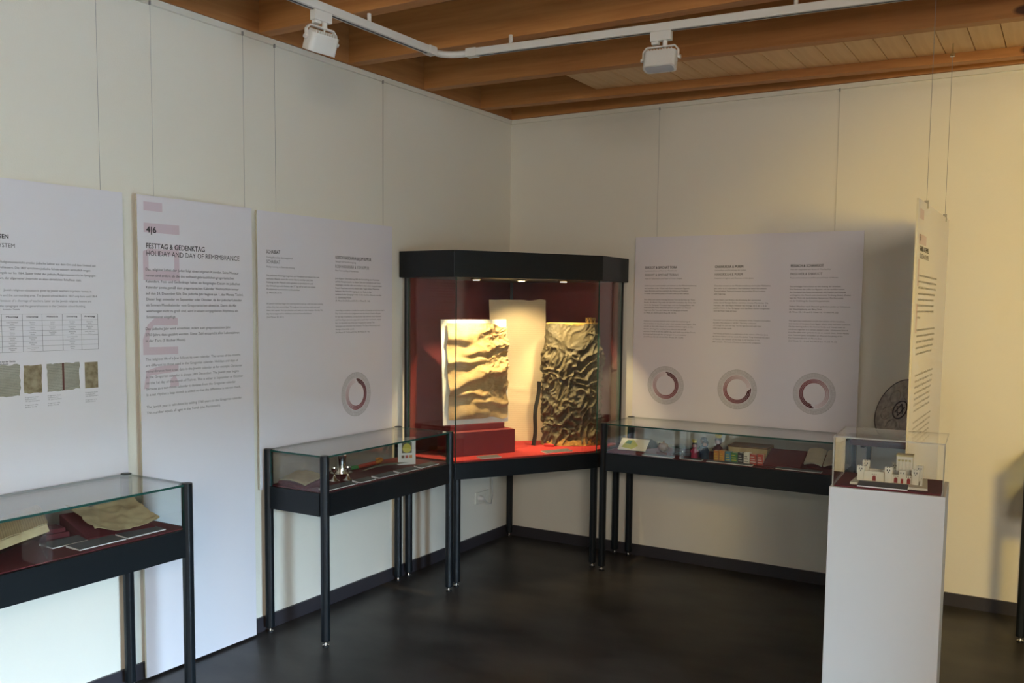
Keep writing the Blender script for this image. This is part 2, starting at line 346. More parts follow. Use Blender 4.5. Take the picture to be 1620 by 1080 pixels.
# ------------------------------------------------------------------ wall text panels
def text_mesh(body, width=None, size=None, bold=0, line=1.0, align='LEFT'):
    cu = bpy.data.curves.new('t', 'FONT'); cu.body = body; cu.size = 1; cu.resolution_u = 2; cu.space_line = line; cu.align_x = align; cu.fill_mode = 'FRONT'
    o = bpy.data.objects.new('t', cu); C.objects.link(o)
    dg = bpy.context.evaluated_depsgraph_get(); me = bpy.data.meshes.new_from_object(o.evaluated_get(dg))
    bpy.data.objects.remove(o); bpy.data.curves.remove(cu)
    return me
def put_text(name, body, parent, x, z, width=None, size=None, spacing=None, mat_='ink', bold=0, align='LEFT', y=-.0007):
    """text printed on a panel; z is the middle of the first line's lower-case letters"""
    me = text_mesh(body, bold=bold, align=align)
    xs = [v.co.x for v in me.vertices]
    s = size if size else width/max(1e-6, (max(xs)-min(xs)))
    sz = s
    if size and width: s = width/(max(xs)-min(xs))
    k = spacing/1.0 if spacing else sz
    if spacing:
        me2 = text_mesh(body, bold=bold, align=align, line=spacing/sz); bpy.data.meshes.remove(me); me = me2
    for v in me.vertices: v.co = (v.co.x*s, v.co.y*sz-.28*sz, 0)
    if bold > .003:      # heavier weight: the outline repeated a hair to either side
        bm = bmesh.new(); bm.from_mesh(me)
        for dx_, dz_ in ((bold*2.4*s, .0), (bold*4.8*s, .0), (bold*2.4*s, bold*1.8*s), (bold*2.4*s, -bold*1.8*s)):
            b3 = bmesh.new(); b3.from_mesh(me); bmesh.ops.translate(b3, verts=b3.verts, vec=(dx_, dz_, -.00008*(1+len(bm.verts)/max(1, len(me.vertices))))); t3 = bpy.data.meshes.new('t3'); b3.to_mesh(t3); b3.free(); bm.from_mesh(t3); bpy.data.meshes.remove(t3)
        bm.to_mesh(me); bm.free()
    me.materials.append(M[mat_]); me.name = name
    o = bpy.data.objects.new(name, me); C.objects.link(o); o.parent = parent; o.location = (x, y, z); o.rotation_euler = (PI/2, 0, 0)
    return o
def panel(label, loc, rotz, w_, z0, z1, wires, t_=.010, back=.0):
    p = thing('text_panel', label, 'panel', loc, rotz)
    MB().box((0, 0, z0), (w_, t_, z1), mis=[1, 1, 0, 0, 1, 1]).build('board', ['panel', 'edge'], p)
    for x in wires:
        wz = MB().cyl((x, .004+back), .0008, z1-.01, 2.80, 5).build('hanging_wire', 'wire', p)
        MB().box((x-.003, .0+back, 2.795), (x+.003, .008+back, 2.812)).build('hook', 'wire', wz)
    return p
def flat(name, poly, parent, mat_, y=-.0005):
    MB().add([(p[0], y, p[1]) for p in poly], [tuple(range(len(poly)))]).build(name, mat_, parent)
def rect(name, x0, z0, x1, z1, parent, mat_, y=-.0005): flat(name, [(x0, z0), (x1, z0), (x1, z1), (x0, z1)], parent, mat_, y)
def annulus(name, r0, r1, parent, mat_, loc, a0=0, a1=2*PI, n=48, y=-.0006):
    mb = MB(); vs = []
    for k in range(n+1):
        a = a0+(a1-a0)*k/n
        vs += [(r0*math.cos(a), 0, r0*math.sin(a)), (r1*math.cos(a), 0, r1*math.sin(a))]
    mb.add(vs, [(2*k, 2*k+1, 2*k+3, 2*k+2) for k in range(n)])
    return mb.build(name, mat_, parent, loc=(loc[0], y, loc[1]))
def ring(parent, cx, cz, start):
    """year-circle diagram: pale grey dial with a maroon ring fading anticlockwise from angle START"""
    d = annulus('dial', .088, .118, parent, 'ringgrey', (cx, cz))
    annulus('dial_line', .117, .119, d, 'ink3', (0, 0), y=-.0003); annulus('dial_line', .099, .1, d, 'ink3', (0, 0), y=-.0003)
    tk = MB()
    for k in range(48):
        a = 2*PI*k/48; c, s = math.cos(a), math.sin(a)
        tk.add([(r*c-e*s, 0, r*s+e*c) for r, e in ((.1, -.0005), (.117, -.0005), (.117, .0005), (.1, .0005))], [(0, 1, 2, 3)])
    tk.build('tick_mark', 'ink3', d, loc=(0, -.0004, 0))
    mt_ = ringmat('ring_print', PI-start)
    e = .09
    for r0, r1, cut in ((.078, .085, .0), (.070, .077, .10), (.062, .069, .22)):
        annulus('ring_arc', r0, r1, parent, mt_, (cx, cz), start+e, start+2*PI-cut, 64, y=-.0009)

PX = .022
# P1 : school system
p1 = panel('white text panel with a timetable and four old manuscript photos, nearest the viewer', (PX, -4.027, 0), PI/2, 1.0, .70, 2.03, (.12, .905))
dx = .245
put_text('heading', 'JÜDISCHES SCHULWESEN', p1, .285+dx, 1.822, size=.021, bold=.011, align='RIGHT')
put_text('heading', 'JEWISH SCHOOL SYSTEM', p1, .308+dx, 1.790, size=.021, bold=.003, align='RIGHT')
for i, (s_, xe) in enumerate((('Den Religionsunterricht erteilen jüdische Lehrer aus dem Ort und dem Umland seit', .629), ('in Privathäusern. Die 1827 errichtete jüdische Schule existiert vermutlich wegen', .605), ('Lehrermangels nur bis 1864. Später findet der jüdische Religionsunterricht im Synagogen-', .631), ('raum, der allgemeine Unterricht im alten christlichen Schulhaus statt.', .566))):
    put_text('paragraph', s_, p1, xe+dx, 1.732-.0193*i, size=.0118, align='RIGHT')
for i, (s_, xe) in enumerate((('Jewish religious education is given by Jewish teachers in private homes in', .608), ('the town and the surrounding area. The Jewish school built in 1827 only lasts until 1864', .631), ('because of a shortage of teachers. Later on the Jewish religious lessons are', .606), ('in the synagogue and the general lessons in the Christian school building.', .581))):
    put_text('paragraph', s_, p1, xe+dx, 1.632-.0193*i, size=.0118, align='RIGHT', mat_='ink2')
put_text('table_title', 'Stundenplan / Timetable', p1, .255+dx, 1.562, width=.062, mat_='ink')
cols = [.170, .249, .326, .402, .483, .561, .632]
tb = MB()
for x in cols: tb.box((x+dx-.0004, -.0008, 1.407), (x+dx+.0004, -.0002, 1.545))
for j, z in enumerate((1.545, 1.522, 1.503, 1.484, 1.465, 1.446, 1.427, 1.407)):
    tb.box((cols[0]+dx, -.0008, z-.0004), (cols[-1]+dx, -.0002, z+.0004))
tb.build('table_lines', 'ink2', p1)
rows = [6, 6, 6, 3, 6, 3]
words_ = ['Sonntag', 'Montag', 'Dienstag', 'Mittwoch', 'Donnerstag', 'Freitag']
body_ = ['Bibelkunde', 'Lesen Hebräisch', 'Rechnen', 'Gebete', 'Schreiben', 'Geschichte']
for c in range(6):
    xm = (cols[c]+cols[c+1])/2+dx
    put_text('table_head', words_[c], p1, xm, 1.535, width=.044, size=.0075, bold=.011, align='CENTER')
    for j in range(rows[c]):
        put_text('table_entry', body_[(j+c) % 6]+'\nlesson', p1, xm, 1.515-.019*j, size=.0065, spacing=.0065, align='CENTER', mat_='ink2')
put_text('photo_title', 'Schulbücher aus der Genisa\nSchool books found', p1, .20+dx, 1.374, size=.0085, spacing=.0085, bold=.01)
def ragged(x0, z0, x1, z1, seed, amp=.004):
    rnd = random.Random(seed); pts = []
    for k in range(8): pts.append((x0+(x1-x0)*k/8, z0+rnd.uniform(-amp, amp)))
    for k in range(8): pts.append((x1+rnd.uniform(-amp, amp), z0+(z1-z0)*k/8))
    for k in range(8): pts.append((x1+(x0-x1)*k/8, z1+rnd.uniform(-amp, amp)))
    for k in range(8): pts.append((x0+rnd.uniform(-amp, amp), z1+(z0-z1)*k/8))
    return pts
M['photo1'] = lined('photo_leaf_grey', (.42, .42, .36), (.16, .15, .13), 55, blot=(.30, .29, .22))
M['photo2'] = mat('photo_leaf_brown', (.36, .31, .20), .6, col2=(.17, .13, .07), scale=40)
M['photo3'] = mat('photo_spine', (.11, .03, .02), .6)
flat('photo', ragged(.225+dx, 1.247, .311+dx, 1.362, 1, .003), p1, 'photo1')
flat('photo', ragged(.325+dx, 1.253, .394+dx, 1.357, 2, .002), p1, 'photo2')
flat('photo', ragged(.415+dx, 1.253, .478+dx, 1.358, 3, .002), p1, 'photo1')
flat('photo', ragged(.482+dx, 1.256, .548+dx, 1.358, 4, .003), p1, 'photo1')
rect('photo', .476+dx, 1.254, .484+dx, 1.359, p1, 'photo3', -.0007)
rect('photo', .570+dx, 1.255, .627+dx, 1.357, p1, 'photo2')
for x in (.327, .415, .570):
    put_text('photo_caption', 'Fragment eines\nGebetbuchs\n18. Jahrhundert\n\nFragment of a\nprayer book', p1, x+dx, 1.238, width=.055, size=.0062, spacing=.0072, mat_='ink2')
# P2 : holiday and day of remembrance
p2 = panel('tall narrow white text panel headed Festtag & Gedenktag, standing on the floor', (.045, -2.978, 0), PI/2, .613, .012, 2.028, (.085, .575))
rect('pink_bar', .031, 1.966, .122, 2.003, p2, 'pink'); rect('pink_bar', .030, 1.878, .206, 1.917, p2, 'pink')
flat('pink_letter', [(.024, 1.683), (.203, 1.683), (.203, 1.725), (.05, 1.725), (.05, 1.812), (.024, 1.80)], p2, 'pink')
flat('pink_letter', [(.178, 1.725), (.203, 1.725), (.203, 1.833), (.178, 1.833)], p2, 'pink')
flat('pink_letter', [(.178, 1.79), (.178, 1.812), (.05, 1.812), (.05, 1.79)], p2, 'pink')
flat('pink_letter', [(.016, 1.376), (.19, 1.373), (.19, 1.405), (.045, 1.407), (.048, 1.47), (.07, 1.497), (.19, 1.497), (.19, 1.527), (.075, 1.527), (.04, 1.50), (.016, 1.44)], p2, 'pink')
flat('pink_letter', [(.016, 1.235), (.04, 1.235), (.045, 1.29), (.19, 1.30), (.19, 1.33), (.09, 1.325), (.03, 1.31)], p2, 'pink')
flat('pink_letter', [(.145, 1.235), (.19, 1.235), (.19, 1.25), (.172, 1.285), (.15, 1.27)], p2, 'pink')
put_text('panel_number', '4|6', p2, .041, 1.888, size=.034, width=.048, bold=.011, y=-.001)
put_text('heading', 'FESTTAG & GEDENKTAG', p2, .038, 1.822, width=.298, size=.030, bold=.011, y=-.001)
put_text('heading', 'HOLIDAY AND DAY OF REMEMBRANCE', p2, .038, 1.792, width=.495, size=.030, bold=.002, y=-.001)
put_text('paragraph', 'Das religiöse Leben der Juden folgt einem eigenen Kalender. Seine Monats-\nnamen sind andere als die des weltweit gebräuchlichen gregorianischen\nKalenders. Fest- und Gedenktage haben ein festgelegtes Datum im jüdischen\nKalender sowie gemäß dem gregorianischen Kalender Weihnachten immer\nauf den 24. Dezember fällt. Das jüdische Jahr beginnt am 1. des Monats Tischri.\nDieser liegt entweder im September oder Oktober, da der jüdische Kalender\nals Sonnen-Mondkalender vom Gregorianischen abweicht. Damit die Ab-\nweichungen nicht zu groß sind, wird in einem vorgegebenen Rhythmus ein\nSchaltmonat eingefügt.', p2, .034, 1.727, width=.521, size=.0158, spacing=.0245, y=-.001)
put_text('paragraph', 'Das jüdische Jahr wird errechnet, indem zum gregorianischen Jahr\n3760 Jahre dazu gezählt werden. Diese Zahl entspricht allen Lebensjahren\nin der Tora (5 Bücher Mosis).', p2, .028, 1.482, width=.50, size=.0158, spacing=.0245, y=-.001)
put_text('paragraph', 'The religious life of a Jew follows its own calendar. The names of the months\nare different to those used in the Gregorian calendar. Holidays and days of\nremembrance have a set date in the Jewish calendar as for example Christmas\nin the Gregorian calendar is always 24th December. The Jewish year begins\non the 1st day of the month of Tishrei. This is either in September or October\nbecause as a sun-moon calendar it deviates from the Gregorian calendar.\nIn a set rhythm a leap month is added so that the difference is not too much.', p2, .026, 1.356, width=.521, size=.0158, spacing=.0245, mat_='ink2', y=-.001)
put_text('paragraph', 'The Jewish year is calculated by adding 3760 years to the Gregorian calendar.\nThis number equals all ages in the Torah (the Pentateuch).', p2, .026, 1.158, width=.515, size=.0158, spacing=.0245, mat_='ink2', y=-.001)
# P3
p3 = panel('wide white text panel headed Schabbat with one ring diagram, beside the corner showcase', (PX, -2.311, 0), PI/2, 1.005, .70, 2.026, (.125, .93))
put_text('heading', 'SCHABBAT', p3, .056, 1.836, width=.088, size=.024, bold=.011)
put_text('subheading', 'Freitagabend bis Samstagabend', p3, .056, 1.811, width=.17, size=.0125, mat_='ink2')
put_text('heading', 'SCHABBAT', p3, .056, 1.789, width=.088, size=.024, bold=.004, mat_='ink2')
put_text('subheading', 'Friday evening to Saturday evening', p3, .056, 1.766, width=.185, size=.0125, mat_='ink2')
put_text('paragraph', 'Die jüdischen Feiertage beginnen am Vorabend und dauern bis zum\nnächsten Abend, wenn die ersten Sterne sichtbar sind. Am\nRuhetag ist der Mensch nicht gehalten zu produzieren und\ndas Schöpfungswerk Gottes, der 7. Tag soll er sich von seinen\nProduktivität zurückziehen und ausruhen.\n(2. Mose 20, 8-11)', p3, .055, 1.725, width=.36, size=.0118, spacing=.0165)
put_text('paragraph', 'All Jewish holidays begin the evening before and go until the next evening\nunless they last several days. Throughout the working week man and\ndoes not repeat. He is productive and seeks to rule creation. On the 7th\nday he is supposed to withdraw and rest from this labour.\n(2nd Moses 20, 8-11)', p3, .053, 1.591, width=.388, size=.0115, spacing=.0162, mat_='ink2')
put_text('heading', 'ROSCH HASCHANA & JOM KIPPUR', p3, .536, 1.832, width=.285, size=.024, bold=.011)
put_text('subheading', 'Neujahr & Versöhnungstag', p3, .536, 1.811, width=.16, size=.0125, mat_='ink2')
put_text('heading', 'ROSH HASHANAH & YOM KIPPUR', p3, .535, 1.786, width=.268, size=.024, bold=.004, mat_='ink2')
put_text('subheading', 'New Year and Day of Atonement', p3, .535, 1.765, width=.18, size=.0125, mat_='ink2')
put_text('paragraph', 'Jom Kippur: Überlieferung fällt die Erschaffung des Menschen\nauf die Neujahrsnacht. In dieser Zeit vom Schwören mit Taten\nAngelegen, werden alle verurteilten in das Leben eingeschrieben.\nRosch Haschana und mit diesen zehn Tagen bitten Menschen\nbekennt. Am Versöhnungstag zu vor Gott, in den\nanderen in der Synagoge weht. In den dunklen Gebeten werden\n(1. Gedenktag Mosis)\n(3. Mose 23, 23-25 und 27-32, 4. Mose 29, 1-6)', p3, .535, 1.724, width=.38, size=.0118, spacing=.0165)
put_text('paragraph', 'According to tradition it recalls the creation of humanity on the New Year’s\nDay. God is said to sit in judgement over the deeds of men in the year\nfor ten days of penitence. During the ten days between Rosh Hashanah\nand Yom Kippur Jews are supposed to search their own hearts, repent\nfast. On the tenth day of the year the gates are opened. The\nSynagogue and remember the deceased. The Day of Atonement ends\nthe sign of the shofar sound.\n(3rd Moses 23, 23-25 and 27-32, 4th Moses 29, 1-6)', p3, .534, 1.558, width=.40, size=.0115, spacing=.0165, mat_='ink2')
ring(p3, .697, 1.108, PI/2)
# right wall panel
p4 = panel('wide white text panel with three columns and three ring diagrams on the back wall', (.937, -.022, 0), 0, 1.365, .74, 2.026, (.14, 1.205))
cols3 = [(.067, 'SUKKOT & SIMCHAT TORA', .21, 'Laubhüttenfest und Fest der Torafreude', .21, 'SUKKOT & SIMCHAT TORAH', .219, 'Feast of Tabernacles and Feast of Torah Delight', .245,
    ['Sukkot ist ein Laubhüttenfest und erinnert an die Wüstenwanderung\nder Israeliten in der Wüste nach ihrem Auszug aus Ägypten.\nSeine Zentrale sind das Laubdach der Hütten am Festplatz\nin dieser Zeit speisen Juden im Freien oder auf dem Balkon.', 'Der achte und neunte Feiertag Simchat Tora ist das Fest der Tora-\nfreude. An diesem Tag endet der jährliche Lesezyklus der Tora. Aus\nder in der Synagoge Umzug getragen und mit Gesang gefeiert. Am\nEnde wird der letzte Abschnitt gelesen und gleich von Neuem\nbegonnen. Die Tora darf dabei nie die Synagoge verlassen.\n(3. Mose 23, 33-43 und 4. Mose 29, 12-39)'],
    ['Sukkot is a harvest festival and recalls the wandering of\nthe Israelites in the desert after their exodus from Egypt. The\nsuccah as hut with leaves is a symbol of those nights in the\ndesert. During the holidays Jews dine in the succah\nand the Torah is on the eighth day and ninth joy of the Torah.\nIt is carried through the synagogue in a procession.\n(3rd Moses 23, 33-43 and 4th Moses 29, 12-39)'], (1.725, 1.638), (1.505,)),
    (.518, 'CHANUKKA & PURIM', .172, 'Lichterfest und Errettung der Juden', .19, 'HANUKKAH & PURIM', .170, 'Festival of Lights and Rescue of the Jews', .235,
    ['Chanukka erinnert an die Wiedereinweihung durch Judas Makkabäus\nJahr 164 v. d. Z. in Jerusalem. Die Makkabäer haben den zweiten\nTempel befreit. Dennoch brannte das geweihte Öl im Leuchter\nacht Tage lang.', 'Purim feiert nach Esther die Errettung der persischen\nJuden durch Königin Esther und ihren Cousin Mordechai. Die\nHamans, der damaligen Minister des Königs, im 5. Jh. v. d. Z.\ngeplant hatte. In der Synagoge wird das Buch Esther vorgelesen\nund die Feier folgt als Fest.'],
    ['Hanukkah reminds Jews of the dedication of the Temple in Jerusalem\nby Judas Maccabaeus in 164 BC. The lamp contained\noil enough for just one day. Yet the light burned eight days\nuntil new oil was made.', 'The festival of Purim is a celebration of the rescue of Persian Jews\nby Queen Esther and her uncle Mordechai. They thwarted the plans\nof Haman, the minister of the king, to kill the Jews in the\nfifth century. The book of Esther is read in the synagogue.'], (1.724, 1.639), (1.519, 1.437)),
    (.968, 'PESSACH & SCHAWUOT', .184, 'Fest der ungesäuerten Brote & Wochenfest', .225, 'PASSOVER & SHAVUOT', .178, 'Feast of the Unleavened Bread and Feast of Weeks', .265,
    ['Das achttägige Fest erinnert an den Auszug der Israeliten,\nVon Verboten der Juden aus Ägypten, wo sie versklavt waren.\nAm Vorabend des Festes versammeln sich Familie und Freunde\nund begehen den Abend unter bestimmter Ordnung (Seder). Zudem\nliegt der Tisch mit symbolischen Speisen vor. Das Fest endet\nmit der Erzählung der Geschichte gemeinsam.', 'Sieben Wochen nach Pessach gedenken Juden an Schawuot\nder Gesetzgebung am Berg Sinai.\n(2. Mose 12, 1-8 und 3. Mose 23, 15 und 34, 22)'],
    ['The eight-day celebration recalls the exodus of the Israelites,\nand exodus of the Jews from Egypt, where they had been enslaved.\nOn the evening before the festival, family and friends meet to\ncelebrate together in a certain (Seder) order. Unleavened bread\nis on the table with symbolic foods to remind them. Seven weeks\nafter Passover Jews remember on Shavuot the giving of the\nTen Commandments on Mount Sinai.\n(2nd Moses 12, 1-8 and 3rd Moses 23, 15 and 34, 22)'], (1.719, 1.605), (1.522,))]
for x, h1, w1, s1, ws1, h2, w2, s2, ws2, de, en, zd, ze in cols3:
    put_text('heading', h1, p4, x, 1.836, width=w1, size=.021, bold=.011)
    put_text('subheading', s1, p4, x, 1.816, width=ws1, size=.011, mat_='ink2')
    put_text('heading', h2, p4, x, 1.790, width=w2, size=.021, bold=.004, mat_='ink2')
    put_text('subheading', s2, p4, x, 1.768, width=ws2, size=.011, mat_='ink2')
    for b_, z in zip(de, zd): put_text('paragraph', b_, p4, x, z, width=.338, size=.0112, spacing=.0165)
    for b_, z in zip(en, ze): put_text('paragraph', b_, p4, x, z, width=.343, size=.0112, spacing=.0165, mat_='ink2')
ring(p4, .222, 1.107, PI/2); ring(p4, .676, 1.107, .12); ring(p4, 1.126, 1.107, -PI/2)
# hanging panel, seen nearly edge-on
p5 = panel('white text panel hanging free on two wires behind the white pedestal', (2.765, -1.44, 0), PI/2, 1.04, .15, 2.035, (), t_=.008)
for x, zt in ((.25, 3.05), (.90, 2.84)):
    wq = MB().cyl((x, .004), .0012, 2.03, zt, 5).build('hanging_wire', 'wire', p5)
    MB().box((x-.006, -.004, 2.015), (x+.006, .012, 2.05)).build('clip', 'wire', p5)
    MB().lathe([(.001, 0), (.011, 0), (.011, .012), (.004, .02), (.004, .06), (.001, .06)], 10, (x, .004, zt-.055)).build('ceiling_hook', 'chrome', wq, smooth=True)
rect('pink_bar', .05, 1.96, .16, 2.0, p5, 'pink'); rect('pink_bar', .05, 1.86, .26, 1.90, p5, 'pink'); rect('pink_bar', .05, 1.69, .09, 1.80, p5, 'pink'); rect('pink_bar', .05, 1.50, .09, 1.62, p5, 'pink')
put_text('panel_number', '5|6', p5, .06, 1.885, size=.034, y=-.001)
put_text('heading', 'GENISA & TEMPEL', p5, .08, 1.842, width=.26, size=.028, bold=.011, y=-.001)
put_text('heading', 'GENIZAH & TEMPLE', p5, .08, 1.812, width=.27, size=.028, bold=.002, y=-.001)
para = 'Im Judentum werden Schriften mit dem Namen Gottes nicht vernichtet,\nsondern in einem Raum der Synagoge abgelegt. Dieser Ort, die Genisa,\nenthält Gebetbücher, Tora-Fragmente und auch Textilien. Die Stücke\nwurden bei der Sanierung des Dachbodens gefunden und gesichert.\nSie erzählen vom Alltag der Gemeinde und ihrer Feste im Jahr.\nEin Teil der Funde ist in den Vitrinen dieses Raumes ausgestellt\nund wird hier erstmals im Zusammenhang der Feiertage gezeigt.'
put_text('paragraph', para+'\nim Museum.', p5, .08, 1.735, width=.58, size=.015, spacing=.0245, y=-.001)
put_text('paragraph', para.split('\nEin')[0], p5, .09, 1.512, width=.57, size=.015, spacing=.0245, y=-.001)
put_text('paragraph', para, p5, .10, 1.325, width=.56, size=.015, spacing=.0245, mat_='ink2', y=-.001)
put_text('paragraph', para.split('\nSie')[0], p5, .10, 1.13, width=.55, size=.015, spacing=.0245, mat_='ink2', y=-.001)

# ------------------------------------------------------------------ table showcases
def leg_mesh(top):
    mb = MB(); mb.cyl((0, 0), .0225, .028, top, 8, 0, PI/8)
    return mb
FOOT = None
def leg(parent, x, y, top=.90):
    global FOOT
    l = leg_mesh(top).build('leg', 'frame', parent, loc=(x, y, 0), bevel=.003)
    fo = MB().lathe([(.002, .001), (.016, .001), (.016, .010), (.006, .014), (.009, .024), (.011, .030), (.002, .030)], 12, mi=0)
    for i, f in enumerate(fo.f):
        z = sum(fo.v[k][2] for k in f)/len(f)
        if z > .0105: fo.m[i] = 1
    fo.build('foot', ['black', 'chrome'], l, smooth=True)
    return l
def pane(name, a, b, parent, thin):
    """thin glass slab with greenish edges; THIN = index of the thin axis"""
    mis = [1]*6
    if thin == 2: mis[0] = mis[1] = 0
    if thin == 1: mis[2] = mis[3] = 0
    if thin == 0: mis[4] = mis[5] = 0
    return MB().box(a, b, mis=mis).build(name, ['glass', 'gedge'], parent)
def table_case(label, x0, x1, y0, y1, loc=None):
    cx, cy = (x0+x1)/2, (y0+y1)/2
    t0 = thing('table_showcase', label, 'showcase', (cx, cy, 0))
    X0, X1, Y0, Y1 = x0-cx, x1-cx, y0-cy, y1-cy
    i = .024
    for x in (X0+i, X1-i):
        for y in (Y0+i, Y1-i): leg(t0, x, y)
    a = .615; b = .722; e = .010
    MB().box((X0+.046, Y0+e, a), (X1-.046, Y0+e+.018, b)).build('apron', 'frame', t0)
    MB().box((X0+.046, Y1-e-.018, a), (X1-.046, Y1-e, b)).build('apron', 'frame', t0)
    MB().box((X0+e, Y0+.046, a), (X0+e+.018, Y1-.046, b)).build('apron', 'frame', t0)
    MB().box((X1-e-.018, Y0+.046, a), (X1-e, Y1-.046, b)).build('apron', 'frame', t0)
    MB().box((X0+.028, Y0+.028, .70), (X1-.028, Y1-.028, .726)).build('display_bed', 'maroon', t0)
    g = .016; th = .005
    pane('glass_pane', (X0+.046, Y0+g, .722), (X1-.046, Y0+g+th, .889), t0, 1)
    pane('glass_pane', (X0+.046, Y1-g-th, .722), (X1-.046, Y1-g, .889), t0, 1)
    pane('glass_pane', (X0+g, Y0+.046, .722), (X0+g+th, Y1-.046, .889), t0, 0)
    pane('glass_pane', (X1-g-th, Y0+.046, .722), (X1-g, Y1-.046, .889), t0, 0)
    # top sheet with cut corners
    c = .045; poly = [(X0+c, Y0+g), (X1-c, Y0+g), (X1-c, Y0+c), (X1-g, Y0+c), (X1-g, Y1-c), (X1-c, Y1-c), (X1-c, Y1-g), (X0+c, Y1-g), (X0+c, Y1-c), (X0+g, Y1-c), (X0+g, Y0+c), (X0+c, Y0+c)]
    tp = MB().prism(poly, .8895, .8975, 1, 0); tp.m[0] = 0
    tp.build('glass_top', ['glass', 'gedge'], t0)
    return t0
table_case('table showcase cut off by the picture edge, in front of the tall panel', .026, .440, -4.46, -3.035)
table_case('table showcase holding silver cups, below the Schabbat panel', .026, .432, -2.305, -1.262)
table_case('long table showcase under the three-column panel on the back wall', .920, 2.315, -.470, -.026)
table_case('table showcase just entering the picture at the far edge of the back wall', 3.145, 4.52, -.452, -.026)

# ------------------------------------------------------------------ corner showcase
cs = thing('corner_showcase', 'tall five-sided corner showcase with dark hood and red lining', 'showcase', (.4, -.5, 0))
ox, oy = .4, -.5
Bo = [(.018, -.018), (.018, -1.205), (.395, -1.215), (.885, -.41), (.87, -.018)]
Ho = [(.018, -.018), (.018, -1.238), (.405, -1.248), (.905, -.42), (.892, -.018)]
L_ = lambda P: [(x-ox, y-oy) for x, y in P]
for i, (x, y) in enumerate([(.045, -.045), (.045, -1.18), (.393, -1.192), (.862, -.405), (.845, -.045)]):
    leg(cs, x-ox, y-oy, .62)
MB().prism(L_(Bo), .615, .708).build('base_frame', 'frame', cs, bevel=.002)
inn = [(.045, -.045), (.045, -1.185), (.386, -1.195), (.862, -.408), (.845, -.045)]
MB().prism(L_(inn), .7082, .718).build('display_bed', 'red', cs)
MB().prism(L_(Ho), 1.746, 1.893).build('hood', 'frame', cs, bevel=.002)
MB().box((.024-ox, -1.155-oy, .708), (.036-ox, -.05-oy, 1.746)).build('back_panel', 'backred', cs)
MB().box((.05-ox, -.036-oy, .708), (.845-ox, -.024-oy, 1.746)).build('back_panel', 'backred', cs)
for x, y in ((.032, -.032), (.036, -1.185), (.850, -.036)):
    MB().cyl((x-ox, y-oy), .017, .708, 1.746, 8, 0, PI/8).build('post', 'frame', cs)
def vpane(p, q, z0, z1):
    p, q = Vector((*p, 0)), Vector((*q, 0)); d = (q-p).normalized(); n = Vector((-d.y, d.x, 0))*.003
    P = [p-n, q-n, q+n, p+n]; mb = MB().prism([(v.x-ox, v.y-oy) for v in P], z0, z1, 1)
    mb.m[2] = 0; mb.m[4] = 0
    mb.build('glass_pane', ['glass', 'gedge'], cs)
vpane((.055, -1.197), (.390, -1.206), .708, 1.746); vpane((.394, -1.2065), (.877, -.412), .708, 1.746); vpane((.877, -.405), (.860, -.055), .708, 1.746)
hl = []
for (x, y), aim in (((.40, -1.02), (.33, -.93, 1.2)), ((.545, -.76), (.30, -.35, 1.15)), ((.70, -.53), (.62, -.28, 1.1))):
    MB().lathe([(.004, 0), (.030, 0), (.034, -.006), (.024, -.010), (.004, -.010)], 16, (x-ox, y-oy, 1.7455)).build('spot_ring', 'chrome', cs, smooth=True)
    MB().lathe([(.001, 0), (.019, 0), (.019, -.002), (.001, -.002)], 14, (x-ox, y-oy, 1.7355)).build('spot_bulb', 'halogen', cs)
    hl.append(lamp('halogen_beam', 'SPOT', (x, y, 1.728), 25, (1, .74, .38), aim=aim, spot_size=math.radians(78), spot_blend=.6, shadow_soft_size=.016))
hl[0].data.energy = 34

# contents of the corner showcase
ud = Vector((.46, .888, 0)).normalized(); nd = Vector((.888, -.46, 0)).normalized()   # along the plinth front, out of it
F1 = Vector((.292, -1.112, .7185)); ang = math.atan2(ud.y, ud.x)
pth = thing('display_plinth', 'dark red stepped plinth under the mounted parchment', 'plinth', F1+ud*.22-nd*.09, ang)
MB().box((-.215, -.09, 0), (.215, .09, .140)).build('block', 'plinth', pth, bevel=.002)
MB().box((-.19, -.03, .140), (.175, .05, .176)).build('step', 'plinth', pth, bevel=.002)
O = F1+ud*.22-nd*.09
def crumple(u, v, amp, fr, seed):
    return amp*(noise.noise(Vector((u*fr, v*fr*1.7, seed)))+.5*noise.noise(Vector((u*fr*2.3, v*fr*3.7, seed+9)))+.25*noise.noise(Vector((u*fr*6, v*fr*8, seed+3))))
